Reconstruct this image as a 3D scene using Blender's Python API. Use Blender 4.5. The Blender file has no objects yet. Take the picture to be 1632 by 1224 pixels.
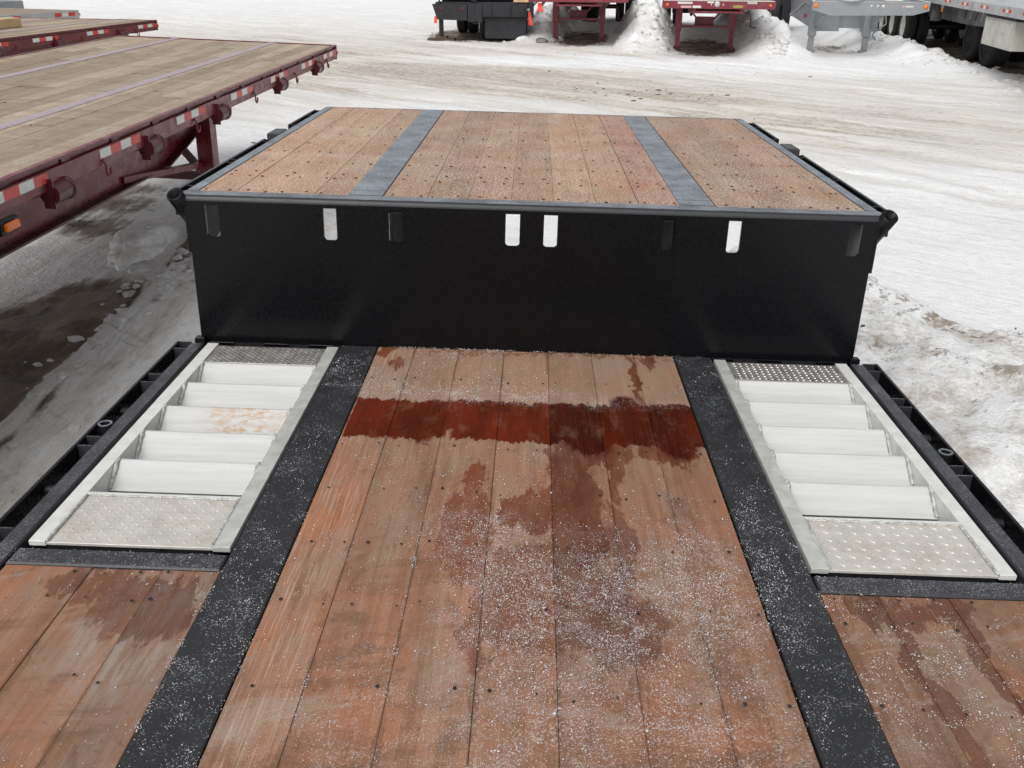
import bpy, math, random
import numpy as np
from mathutils import Matrix, Vector, Euler

S = bpy.context.scene
C = S.collection
rnd = random.Random(7)
nr = np.random.default_rng(11)
R = math.radians

# ------------------------------------------------------------------ camera
cam_d = bpy.data.cameras.new('camera')
cam_d.sensor_width = 36.0
cam_d.lens = 36.0 * 1480.0 / 1632.0
cam_d.clip_start = 0.05
cam_d.clip_end = 2000.0
cam = bpy.data.objects.new('camera', cam_d)
C.objects.link(cam)
cam.matrix_world = Matrix(((0.999877, -0.009748, 0.012325, 0.0),
                           (0.015290, 0.422583, -0.906195, 0.0),
                           (0.003625, 0.906272, 0.422680, 2.4),
                           (0, 0, 0, 1)))
S.camera = cam

# ------------------------------------------------------------------ sky, sun, exposure
world = bpy.data.worlds.new('World')
S.world = world
world.use_nodes = True
wn = world.node_tree.nodes
wl = world.node_tree.links
sky = wn.new('ShaderNodeTexSky')
sky.sky_type = 'NISHITA'
sky.sun_disc = False
SUN_EL, SUN_AZ = R(50), R(-155)        # azimuth from +Y towards +X
sky.sun_elevation = SUN_EL
sky.sun_rotation = SUN_AZ
sky.dust_density = 4.0
hs = wn.new('ShaderNodeHueSaturation')
hs.inputs['Saturation'].default_value = 0.13   # overcast: the cloud layer takes the blue out
wl.new(sky.outputs[0], hs.inputs['Color'])
wl.new(hs.outputs[0], wn['Background'].inputs['Color'])
wn['Background'].inputs['Strength'].default_value = 0.13
sun_d = bpy.data.lights.new('sun', 'SUN')
sun_d.energy = 0.8
sun_d.angle = R(40)
sun_d.color = (1.0, 0.97, 0.92)
sun = bpy.data.objects.new('sun', sun_d)
C.objects.link(sun)
dirv = Vector((math.sin(SUN_AZ) * math.cos(SUN_EL), math.cos(SUN_AZ) * math.cos(SUN_EL), math.sin(SUN_EL)))
sun.rotation_euler = dirv.to_track_quat('Z', 'Y').to_euler()
sun.location = (0, 0, 30)
S.view_settings.view_transform = 'Standard'
S.view_settings.look = 'None'
S.view_settings.gamma = 1.0
S.view_settings.use_curve_mapping = False
S.view_settings.exposure = 0.36

# ------------------------------------------------------------------ material builder
class NB:
    def __init__(s, name):
        s.m = bpy.data.materials.new(name)
        s.m.use_nodes = True
        s.t = s.m.node_tree
        s.b = s.t.nodes['Principled BSDF']
        tc = s.t.nodes.new('ShaderNodeTexCoord')
        s.P = tc.outputs['Object']

    def put(s, sock, v):
        if isinstance(v, bpy.types.NodeSocket):
            s.t.links.new(v, sock)
        elif v is not None:
            if sock.type == 'RGBA' and len(v) == 3:
                v = (*v, 1)
            sock.default_value = v

    def set(s, **k):
        for a, v in k.items():
            s.put(s.b.inputs[a.replace('_', ' ')], v)

    def vmul(s, v, f):
        n = s.t.nodes.new('ShaderNodeVectorMath'); n.operation = 'MULTIPLY'
        s.put(n.inputs[0], v); n.inputs[1].default_value = f
        return n.outputs[0]

    def vadd(s, v, f):
        n = s.t.nodes.new('ShaderNodeVectorMath'); n.operation = 'ADD'
        s.put(n.inputs[0], v); s.put(n.inputs[1], f)
        return n.outputs[0]

    def rot(s, v, ang, scale):
        n = s.t.nodes.new('ShaderNodeMapping'); n.vector_type = 'TEXTURE'
        s.put(n.inputs['Vector'], v)
        n.inputs['Rotation'].default_value = (0, 0, ang)
        return s.vmul(n.outputs[0], scale)

    def noise(s, v, scale=1.0, detail=4.0, rough=0.55, dist=0.0, col=False):
        n = s.t.nodes.new('ShaderNodeTexNoise')
        s.put(n.inputs['Vector'], v)
        n.inputs['Scale'].default_value = scale
        n.inputs['Detail'].default_value = detail
        n.inputs['Roughness'].default_value = rough
        n.inputs['Distortion'].default_value = dist
        return n.outputs['Color' if col else 'Fac']

    def voro(s, v, scale, rnd_=1.0):
        n = s.t.nodes.new('ShaderNodeTexVoronoi')
        s.put(n.inputs['Vector'], v)
        n.inputs['Scale'].default_value = scale
        n.inputs['Randomness'].default_value = rnd_
        return n.outputs['Distance'], n.outputs['Color']

    def math(s, op, a, b=None, c=None, clamp=False):
        n = s.t.nodes.new('ShaderNodeMath'); n.operation = op; n.use_clamp = clamp
        for i, v in enumerate((a, b, c)):
            if v is not None:
                s.put(n.inputs[i], v)
        return n.outputs[0]

    def step(s, v, a, b, c=0.0, d=1.0):
        n = s.t.nodes.new('ShaderNodeMapRange'); n.interpolation_type = 'SMOOTHSTEP'
        s.put(n.inputs[0], v)
        for i, q in enumerate((a, b, c, d)):
            n.inputs[i + 1].default_value = q
        return n.outputs[0]

    def mix(s, f, a, b, mode='MIX'):
        n = s.t.nodes.new('ShaderNodeMix'); n.data_type = 'RGBA'; n.blend_type = mode
        s.put(n.inputs[0], f)
        s.put(n.inputs[6], a); s.put(n.inputs[7], b)
        return n.outputs[2]

    def xyz(s, v):
        n = s.t.nodes.new('ShaderNodeSeparateXYZ'); s.put(n.inputs[0], v)
        return n.outputs

    def attr(s, name):
        n = s.t.nodes.new('ShaderNodeAttribute'); n.attribute_name = name
        return n.outputs['Fac']

    def rand(s):
        n = s.t.nodes.new('ShaderNodeObjectInfo')
        return n.outputs['Random']

    def bump(s, h, strength=0.3, dist=0.01):
        n = s.t.nodes.new('ShaderNodeBump')
        n.inputs['Strength'].default_value = strength
        n.inputs['Distance'].default_value = dist
        s.put(n.inputs['Height'], h)
        s.put(s.b.inputs['Normal'], n.outputs[0])


def basic(name, col, rough=0.5, metal=0.0, var=0.15, scale=6.0, bump=0.0, dirt=None, dirt_amt=0.5, spec=None):
    n = NB(name)
    f = n.noise(n.P, scale, 5, 0.6)
    dk = tuple(c * (1 - var) for c in col); lt = tuple(min(1, c * (1 + var)) for c in col)
    c = n.mix(n.step(f, 0.3, 0.7), dk, lt)
    r = n.step(n.noise(n.P, scale * 2.3, 4, 0.6), 0.3, 0.7, max(0.03, rough - 0.1), min(1, rough + 0.12))
    if dirt:
        d = n.step(n.noise(n.P, scale * 0.7, 6, 0.65), 0.62 - 0.25 * dirt_amt, 0.78)
        d = n.math('MULTIPLY', d, 0.8)
        c = n.mix(d, c, dirt)
    n.set(Base_Color=c, Roughness=r, Metallic=metal)
    if spec is not None:
        n.set(Specular_IOR_Level=spec)
    if bump:
        n.bump(n.noise(n.P, scale * 8, 3, 0.6), bump, 0.004)
    return n.m


def frosted(name, col, rough, dust, lo, hi, fine=420.0, tint=(0.62, 0.65, 0.70)):
    """dark paint with a dusting of fine dry snow lying on it"""
    n = NB(name)
    f = n.noise(n.P, 7, 5, 0.6)
    base = n.mix(n.step(f, 0.3, 0.7), tuple(c * 0.8 for c in col), tuple(c * 1.25 for c in col))
    a = n.noise(n.P, fine, 2, 0.5)
    big = n.noise(n.P, 9, 4, 0.6)
    a = n.math('ADD', a, n.math('MULTIPLY', n.math('SUBTRACT', big, 0.5), 0.35))
    s = n.math('MULTIPLY', n.step(a, lo, hi), dust)
    sp, _ = n.voro(n.P, 170)
    s2 = n.step(sp, 0.20, 0.12)
    s2 = n.math('MULTIPLY', s2, n.step(big, 0.42, 0.62))
    s = n.math('MAXIMUM', s, n.math('MULTIPLY', s2, dust))
    ge = n.t.nodes.new('ShaderNodeNewGeometry')
    s = n.math('MULTIPLY', s, n.step(n.xyz(ge.outputs['True Normal'])[2], 0.96, 0.995))
    n.set(Base_Color=n.mix(s, base, tint), Roughness=n.math('MAXIMUM', n.math('MULTIPLY', s, 0.9), rough))
    n.bump(n.math('ADD', a, n.math('MULTIPLY', n.noise(n.P, 60, 3), 0.4)), 0.25, 0.003)
    return n.m


def blob_(n, q, cx, cy, rx, ry):
    X_, Y_, _ = n.xyz(q)
    a = n.math('DIVIDE', n.math('SUBTRACT', X_, cx), rx)
    b = n.math('DIVIDE', n.math('SUBTRACT', Y_, cy), ry)
    return n.step(n.math('SQRT', n.math('ADD', n.math('MULTIPLY', a, a), n.math('MULTIPLY', b, b))), 1.3, 0.5)


def wood(name, cols, kind):
    """deck hardwood. Object coordinates are the trailer's own metres, so a stain runs across planks."""
    n = NB(name)
    P = n.P
    rd = n.rand()
    ofs = n.vadd(P, None)
    comb = n.t.nodes.new('ShaderNodeCombineXYZ')
    n.put(comb.inputs[0], n.math('MULTIPLY', rd, 7.0)); n.put(comb.inputs[1], n.math('MULTIPLY', rd, 31.0))
    Pp = n.vadd(P, comb.outputs[0])
    dry1, dry2, grey, warm = cols
    g1 = n.noise(n.vmul(Pp, (16, 0.9, 16)), 1.0, 6, 0.65, 0.6)
    g2 = n.noise(n.vmul(Pp, (120, 3.5, 120)), 1.0, 4, 0.7)
    c = n.mix(n.step(g1, 0.3, 0.7), dry1, dry2)
    c = n.mix(n.math('MULTIPLY', n.step(n.noise(P, 2.2, 5, 0.6, 0.5), 0.42, 0.68), 0.75), c, warm)
    c = n.mix(n.math('MULTIPLY', n.step(n.noise(n.vmul(Pp, (4, 1.6, 4)), 1.0, 6, 0.7, 0.4), 0.46, 0.68), 0.72), c, grey)
    m1 = n.noise(n.vmul(Pp, (11, 5, 11)), 1.0, 7, 0.72, 0.8)
    c = n.mix(n.math('MULTIPLY', n.step(m1, 0.50, 0.66), 0.50), c, tuple(x * 0.62 for x in dry1))
    m2 = n.noise(n.vadd(P, (3.1, 1.7, 0)), 6.0, 7, 0.75, 0.5)
    c = n.mix(n.math('MULTIPLY', n.step(m2, 0.53, 0.68), 0.45), c, tuple(x * 0.85 for x in grey))
    # long weathering streaks
    ls = n.noise(n.vmul(Pp, (46, 1.1, 46)), 1.0, 5, 0.7, 0.4)
    c = n.mix(n.math('MULTIPLY', n.step(ls, 0.50, 0.70), 0.42), c, tuple(x * 0.60 for x in dry1))
    c = n.mix(n.math('MULTIPLY', n.step(ls, 0.46, 0.30), 0.38), c, tuple(min(1, x * 1.25) for x in grey))
    # per plank tone
    lo_, hi_ = {'lower': ((0.84, 0.83, 0.82), (1.12, 1.09, 1.06)), 'upper': ((0.74, 0.72, 0.70), (1.16, 1.13, 1.08)), 'old': ((0.70, 0.68, 0.66), (1.12, 1.12, 1.12))}[kind]
    c = n.mix(1.0, c, n.mix(rd, lo_, hi_), 'MULTIPLY')
    # grain lines and pores
    c = n.mix(n.math('MULTIPLY', n.step(g2, 0.50, 0.72), 0.32), c, tuple(x * 0.45 for x in dry1))
    c = n.mix(n.math('MULTIPLY', n.step(n.noise(n.vmul(Pp, (260, 9, 260)), 1.0, 3, 0.6), 0.55, 0.75), 0.22), c, tuple(min(1, x * 1.5) for x in grey))
    # short dark flecks and scuffs
    sc = n.noise(n.rot(P, 0.5, (9, 60, 9)), 1.0, 4, 0.7, 0.3)
    c = n.mix(n.math('MULTIPLY', n.step(sc, 0.66, 0.76), 0.45), c, tuple(x * 0.35 for x in dry1))
    fl = n.noise(P, 55, 4, 0.7)
    c = n.mix(n.math('MULTIPLY', n.step(fl, 0.60, 0.72), 0.55), c, tuple(x * 0.3 for x in dry1))
    rough = n.step(g1, 0.2, 0.8, 0.62, 0.85)
    if kind == 'lower':
        x, y, z = n.xyz(P)
        # drier and greyer towards the step, more orange towards the tail
        c = n.mix(n.math('MULTIPLY', n.step(n.math('ADD', y, n.math('MULTIPLY', g1, 0.5)), -1.0, 0.1), 0.42), c, (0.31, 0.225, 0.165))
        # grime caught along the joints between planks, broken up along their length
        dmin = None
        for sx_ in (-0.984, -0.822, -0.410, -0.247, -0.080, 0.082, 0.242, 0.399, 0.821, 0.982):
            dd = n.math('ABSOLUTE', n.math('SUBTRACT', x, sx_))
            dmin = dd if dmin is None else n.math('MINIMUM', dmin, dd)
        br = n.noise(n.vmul(P, (9, 3.2, 1)), 1.0, 5, 0.7)
        wd = n.math('MULTIPLY', n.step(br, 0.46, 0.78), 0.024)
        sg = n.step(n.math('SUBTRACT', dmin, wd), 0.004, -0.003)
        c = n.mix(n.math('MULTIPLY', sg, 0.45), c, (0.10, 0.048, 0.028))
        sc_x = blob_(n, P, -0.80, -1.66, 0.14, 0.24)
        scn = n.step(n.noise(n.vmul(P, (38, 5, 1)), 1.0, 6, 0.72), 0.40, 0.62)
        c = n.mix(n.math('MULTIPLY', n.math('MULTIPLY', sc_x, scn), 0.7), c, (0.31, 0.265, 0.235))
        # broad brown smears and grey scrapes on the tail planks
        sm = n.noise(n.rot(n.vadd(P, (2.7, 0.4, 0)), 0.35, (3.0, 7.0, 1)), 1.0, 7, 0.72, 0.9)
        tail = n.step(y, -1.0, -1.6)
        c = n.mix(n.math('MULTIPLY', n.math('MULTIPLY', n.step(sm, 0.50, 0.64), tail), 0.55), c, (0.125, 0.068, 0.040))
        c = n.mix(n.math('MULTIPLY', n.math('MULTIPLY', n.step(sm, 0.44, 0.34), tail), 0.45), c, (0.32, 0.265, 0.215))
    if kind == 'lower':
        # worn, splintered paler lanes where the left planks are scratched
        x, y, z = n.xyz(P)
        lane = n.step(n.math('ABSOLUTE', n.math('ADD', x, 0.49)), 0.10, 0.02)
        scr = n.step(n.noise(n.vmul(P, (180, 5, 1)), 1.0, 4, 0.7), 0.50, 0.66)
        c = n.mix(n.math('MULTIPLY', n.math('MULTIPLY', lane, scr), 0.55), c, (0.50, 0.36, 0.28))
        # wet stains: their own shapes, ragged along the grain
        j = n.noise(n.vmul(P, (34, 9, 1)), 1.0, 7, 0.72, col=True)
        jv = n.vmul(n.vadd(j, (-0.5, -0.5, -0.5)), (0.075, 0.30, 0))
        j2 = n.noise(n.vmul(P, (5, 5, 1)), 1.0, 3, 0.6, col=True)
        jv2 = n.vmul(n.vadd(j2, (-0.5, -0.5, -0.5)), (0.16, 0.20, 0))
        Q = n.vadd(n.vadd(P, jv), jv2)
        Qb = n.vadd(P, n.vmul(jv, (0.5, 0.48, 0)))
        def blob(q, cx, cy, rx, ry, soft=0.08, box=False):
            X, Y, _ = n.xyz(q)
            a = n.math('DIVIDE', n.math('SUBTRACT', X, cx), rx)
            b = n.math('DIVIDE', n.math('SUBTRACT', Y, cy), ry)
            if box:
                d = n.math('MAXIMUM', n.math('ABSOLUTE', a), n.math('ABSOLUTE', b))
            else:
                d = n.math('SQRT', n.math('ADD', n.math('MULTIPLY', a, a), n.math('MULTIPLY', b, b)))
            return n.step(d, 1 + soft, 1 - soft)
        def many(lst, q):
            o = None
            for a in lst:
                v = blob(q, *a)
                o = v if o is None else n.math('MAXIMUM', o, v)
            return o
        dark = many([(-0.39, -0.605, 0.155, 0.135, 0.03, True), (0.17, -0.600, 0.39, 0.145, 0.03, True),
                     (-0.16, -0.575, 0.14, 0.105, 0.12, True), (-0.30, -0.64, 0.04, 0.13, 0.2), (0.33, -0.47, 0.05, 0.09, 0.2), (0.47, -0.72, 0.06, 0.10, 0.2), (0.20, -0.74, 0.07, 0.08, 0.25), (0.46, -0.585, 0.12, 0.150, 0.03, True)], Qb)
        damp = many([(-0.13, -0.97, 0.030, 0.10), (-0.13, -1.22, 0.075, 0.17), (0.13, -1.06, 0.085, 0.26),
                     (0.15, -1.25, 0.07, 0.14), (0.02, -1.16, 0.06, 0.10), (0.43, -0.79, 0.10, 0.07),
                     (0.27, -0.80, 0.018, 0.30), (0.385, -0.25, 0.012, 0.26), (0.44, -0.09, 0.02, 0.10),
                     (-0.52, -0.02, 0.06, 0.04), (0.20, -0.80, 0.12, 0.09), (-0.46, -0.15, 0.03, 0.05)], Q)
        damp2 = many([(0.23, -1.60, 0.085, 0.17), (0.245, -1.34, 0.03, 0.25), (-0.08, -1.60, 0.03, 0.16),
                      (0.06, -1.50, 0.15, 0.20), (-0.12, -1.40, 0.06, 0.09), (0.0, -0.015, 0.55, 0.02),
                      (0.83, -1.50, 0.11, 0.06), (0.98, -1.49, 0.06, 0.05), (-0.80, -1.60, 0.12, 0.12),
                      (-0.95, -1.50, 0.14, 0.05), (0.83, -1.75, 0.02, 0.30), (0.985, -1.66, 0.018, 0.26)], Q)
        tone = n.step(n.math('ADD', n.math('MULTIPLY', n.noise(n.vmul(Pp, (9, 2.5, 9)), 1.0, 5, 0.65), 0.8), n.math('MULTIPLY', n.math('SUBTRACT', rd, 0.4), 0.30)), 0.22, 0.72)
        wet = n.mix(tone, (0.030, 0.0032, 0.0014), (0.140, 0.016, 0.003))
        wet = n.mix(n.math('MULTIPLY', n.step(g2, 0.45, 0.75), 0.5), wet, (0.14, 0.026, 0.008))
        c = n.mix(n.math('MULTIPLY', damp2, 0.62), c, n.mix(tone, (0.070, 0.021, 0.014), (0.165, 0.048, 0.020)))
        edge_n = n.step(n.noise(n.vmul(P, (22, 6, 1)), 1.0, 6, 0.7), 0.30, 0.62, 0.60, 0.95)
        c = n.mix(n.math('MULTIPLY', damp, edge_n), c, n.mix(tone, (0.085, 0.021, 0.009), (0.185, 0.050, 0.019)))
        c = n.mix(n.math('MULTIPLY', dark, n.step(n.noise(n.vmul(P, (16, 7, 1)), 1.0, 6, 0.7), 0.28, 0.50, 0.70, 0.97)), c, wet)
        w = n.math('MAXIMUM', dark, n.math('MULTIPLY', damp, 0.25))
        rough = n.mix(w, rough, (0.16, 0.16, 0.16))
    if kind == 'old':
        cw = n.noise(n.vmul(P, (1.1, 5.5, 1)), 1.0, 6, 0.7, 0.5)
        c = n.mix(n.math('MULTIPLY', n.step(cw, 0.50, 0.66), 0.55), c, (0.215, 0.155, 0.108))
        c = n.mix(n.math('MULTIPLY', n.step(cw, 0.44, 0.32), 0.4), c, (0.44, 0.41, 0.37))
    # fine dry snow dust, more of it on the upper deck
    a = n.noise(P, {'old': 90, 'upper': 130, 'lower': 330}[kind], 3, 0.6)
    big = n.noise(P, 4.2, 4, 0.6)
    a = n.math('ADD', a, n.math('MULTIPLY', n.math('SUBTRACT', big, 0.5), 0.18 if kind == 'upper' else 0.40))
    if kind == 'upper':
        c = n.mix(n.math('MULTIPLY', n.step(a, 0.47, 0.70), 0.72), c, (0.72, 0.69, 0.68))
    elif kind == 'lower':
        c = n.mix(n.math('MULTIPLY', n.math('MULTIPLY', n.step(a, 0.66, 0.80), n.math('SUBTRACT', 1.0, w)), 0.5), c, (0.66, 0.65, 0.66))
        pw = many([(0.22, -1.55, 0.17, 0.26, 0.8), (0.03, -1.55, 0.20, 0.20, 0.8), (0.42, -1.45, 0.11, 0.30, 0.8), (-0.11, -1.28, 0.10, 0.16, 0.8), (0.15, -2.0, 0.5, 0.3, 0.9), (-0.08, -0.42, 0.55, 0.05, 0.8)], Q)
        fp = n.math('ADD', n.noise(P, 240, 3, 0.65), n.math('MULTIPLY', n.math('SUBTRACT', n.noise(P, 14, 5, 0.7), 0.5), 0.5))
        c = n.mix(n.math('MULTIPLY', n.math('MULTIPLY', pw, n.step(fp, 0.50, 0.72)), 0.62), c, (0.60, 0.58, 0.59))
    else:
        c = n.mix(n.math('MULTIPLY', n.step(a, 0.55, 0.75), 0.40), c, (0.62, 0.60, 0.58))
    n.set(Base_Color=c, Roughness=rough, Specular_IOR_Level=0.22)
    n.bump(n.math('ADD', n.math('MULTIPLY', g2, 0.6), n.math('MULTIPLY', fl, 0.5)), 0.35, 0.004)
    return n.m


M = {}
M['wood'] = wood('deck_hardwood', ((0.215, 0.105, 0.062), (0.315, 0.168, 0.104), (0.255, 0.19, 0.148), (0.345, 0.138, 0.066)), 'lower')
M['wood_upper'] = wood('upper_deck_hardwood', ((0.31, 0.180, 0.112), (0.39, 0.240, 0.155), (0.37, 0.275, 0.165), (0.39, 0.205, 0.112)), 'upper')
M['wood_upper_red'] = wood('red_upper_board', ((0.27, 0.125, 0.078), (0.35, 0.175, 0.115), (0.34, 0.22, 0.15), (0.36, 0.150, 0.090)), 'upper')
M['old_board'] = wood('weathered_board', ((0.32, 0.255, 0.19), (0.43, 0.355, 0.27), (0.38, 0.34, 0.29), (0.37, 0.285, 0.20)), 'old')
M['black'] = basic('black_paint', (0.0038, 0.0041, 0.0051), 0.22, 0, 0.10, 30, 0.05, spec=0.19)
M['beam_black'] = basic('matte_black_beam', (0.006, 0.006, 0.007), 0.7, 0, 0.3, 9, 0.1, spec=0.05)  # blackest, least glossy paint; upper beams and spool bodies
M['black_dull'] = basic('dull_black_paint', (0.012, 0.012, 0.014), 0.5, 0, 0.3, 9, 0.15, spec=0.35)
M['strip'] = frosted('worn_black_strip', (0.0150, 0.0155, 0.018), 0.58, 0.48, 0.60, 0.84, 230)
M['strip_wet'] = frosted('wet_black_strip', (0.010, 0.011, 0.014), 0.25, 0.35, 0.74, 0.86, 260)
M['rail'] = frosted('dark_rail_light_frost', (0.024, 0.023, 0.028), 0.45, 0.35, 0.50, 0.80, 300)
M['rail_frost'] = frosted('black_rail_heavy_frost', (0.045, 0.050, 0.058), 0.5, 0.85, 0.34, 0.70, 260, (0.40, 0.445, 0.50))
M['bent_edge'] = frosted('black_edge_light_frost', (0.016, 0.017, 0.020), 0.42, 0.80, 0.34, 0.70, 260, (0.38, 0.42, 0.475))
M['alu'] = basic('weathered_aluminium', (0.64, 0.64, 0.615), 0.5, 0.10, 0.08, 22, 0.10, dirt=(0.46, 0.43, 0.38), dirt_amt=0.25)
def rung_mat(name, stain):
    n = NB(name)
    c = n.mix(n.step(n.noise(n.vmul(n.P, (3.0, 45, 45)), 1.0, 6, 0.7), 0.3, 0.7), (0.475, 0.48, 0.478), (0.555, 0.557, 0.55))
    c = n.mix(n.math('MULTIPLY', n.step(n.noise(n.vmul(n.P, (14, 90, 90)), 1.0, 5, 0.75), 0.60, 0.74), 0.40), c, (0.36, 0.345, 0.32))
    c = n.mix(n.math('MULTIPLY', n.step(n.noise(n.P, 70, 5, 0.75), 0.62, 0.74), 0.45), c, (0.30, 0.27, 0.23))
    if stain:
        x, y, z = n.xyz(n.P)
        d = n.step(n.math('ADD', n.math('ABSOLUTE', n.math('ADD', x, 0.86)), n.math('MULTIPLY', n.noise(n.P, 12, 4), 0.2)), 0.30, 0.10)
        sp = n.step(n.noise(n.vmul(n.P, (30, 60, 60)), 1.0, 6, 0.75), 0.40, 0.62)
        c = n.mix(n.math('MULTIPLY', n.math('MULTIPLY', d, sp), 0.85), c, (0.43, 0.255, 0.115))
    n.set(Base_Color=c, Roughness=0.5, Specular_IOR_Level=0.3)
    n.bump(n.noise(n.vmul(n.P, (8, 160, 160)), 1.0, 3), 0.12, 0.003)
    return n.m


M['rung'] = rung_mat('worn_white_aluminium', False)
M['rung_stain'] = rung_mat('rust_stained_white_aluminium', True)
M['alu_bar'] = basic('grey_aluminium_bar', (0.54, 0.55, 0.52), 0.45, 0.30, 0.12, 22, 0.15, dirt=(0.36, 0.35, 0.32), dirt_amt=0.4)
M['weld'] = basic('weld_bead', (0.50, 0.50, 0.48), 0.5, 0.5, 0.3, 60, 0.5)
M['tread_clean'] = basic('worn_tread_plate', (0.55, 0.525, 0.49), 0.46, 0.2, 0.10, 14, 0.12, dirt=(0.43, 0.37, 0.31), dirt_amt=0.6)
M['tread_dark'] = basic('bare_tread_plate', (0.36, 0.345, 0.335), 0.28, 0.55, 0.25, 20, 0.2, dirt=(0.52, 0.48, 0.44), dirt_amt=0.2)
M['screw'] = basic('rusty_screw', (0.026, 0.021, 0.018), 0.6, 0.3, 0.7, 90)
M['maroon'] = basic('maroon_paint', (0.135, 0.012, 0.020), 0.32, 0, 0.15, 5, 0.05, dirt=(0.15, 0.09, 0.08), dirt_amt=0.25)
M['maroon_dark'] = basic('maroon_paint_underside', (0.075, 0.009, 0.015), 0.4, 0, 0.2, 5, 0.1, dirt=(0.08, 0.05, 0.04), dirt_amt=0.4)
M['maroon_far'] = basic('maroon_paint_far', (0.17, 0.02, 0.035), 0.4, 0, 0.15, 3, 0.05, dirt=(0.2, 0.12, 0.11), dirt_amt=0.25)
M['tape_red'] = basic('red_reflective_tape', (0.56, 0.045, 0.035), 0.35, 0, 0.1, 30)
M['tape_white'] = basic('white_reflective_tape', (0.62, 0.65, 0.62), 0.35, 0, 0.06, 30)
M['nail_strip'] = basic('pinkish_nail_strip', (0.36, 0.30, 0.33), 0.6, 0.1, 0.15, 25, 0.1, dirt=(0.5, 0.45, 0.44), dirt_amt=0.6)
M['amber'] = basic('amber_lens', (0.75, 0.17, 0.012), 0.25, 0, 0.1, 60)
M['rubber'] = basic('tyre_rubber', (0.016, 0.016, 0.018), 0.8, 0, 0.3, 20, 0.2, dirt=(0.06, 0.055, 0.05), dirt_amt=0.3)
M['rim_white'] = basic('white_rim', (0.66, 0.65, 0.60), 0.5, 0, 0.1, 6, dirt=(0.4, 0.36, 0.3), dirt_amt=0.4)
M['rim_grey'] = basic('grey_rim', (0.20, 0.20, 0.21), 0.5, 0.3, 0.2, 6)
M['grey_paint'] = basic('grey_paint', (0.235, 0.25, 0.265), 0.45, 0, 0.08, 3, 0.05, dirt=(0.30, 0.29, 0.28), dirt_amt=0.3)
M['silver'] = basic('dull_silver_metal', (0.46, 0.47, 0.48), 0.5, 0.3, 0.12, 3, 0.1, dirt=(0.22, 0.20, 0.18), dirt_amt=0.5)
M['dirty_grey'] = basic('salt_stained_steel', (0.17, 0.165, 0.165), 0.7, 0.1, 0.35, 2.5, 0.2, dirt=(0.30, 0.28, 0.26), dirt_amt=0.6)
M['toolbox'] = basic('toolbox_panel', (0.56, 0.55, 0.50), 0.5, 0.2, 0.1, 4, 0.05, dirt=(0.36, 0.33, 0.28), dirt_amt=0.5)
M['flag'] = basic('orange_red_plastic', (0.62, 0.055, 0.028), 0.6, 0, 0.08, 10)
M['timber'] = basic('pale_timber', (0.52, 0.37, 0.20), 0.7, 0, 0.15, 6, 0.1)
M['timber_dark'] = basic('grimy_timber', (0.075, 0.055, 0.038), 0.8, 0, 0.3, 8, 0.2)
M['black_far'] = basic('sooty_black', (0.010, 0.010, 0.014), 0.6, 0, 0.3, 4, 0.1)
M['white_label'] = basic('white_label', (0.62, 0.60, 0.58), 0.5, 0, 0.06, 40)
M['pink_label'] = basic('faded_pink_label', (0.58, 0.36, 0.36), 0.5, 0, 0.06, 40)
M['yellow_label'] = basic('yellow_label', (0.30, 0.24, 0.05), 0.5, 0, 0.1, 40)
M['clod'] = basic('frozen_dirt', (0.10, 0.065, 0.045), 0.9, 0, 0.4, 20, 0.3)


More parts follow.
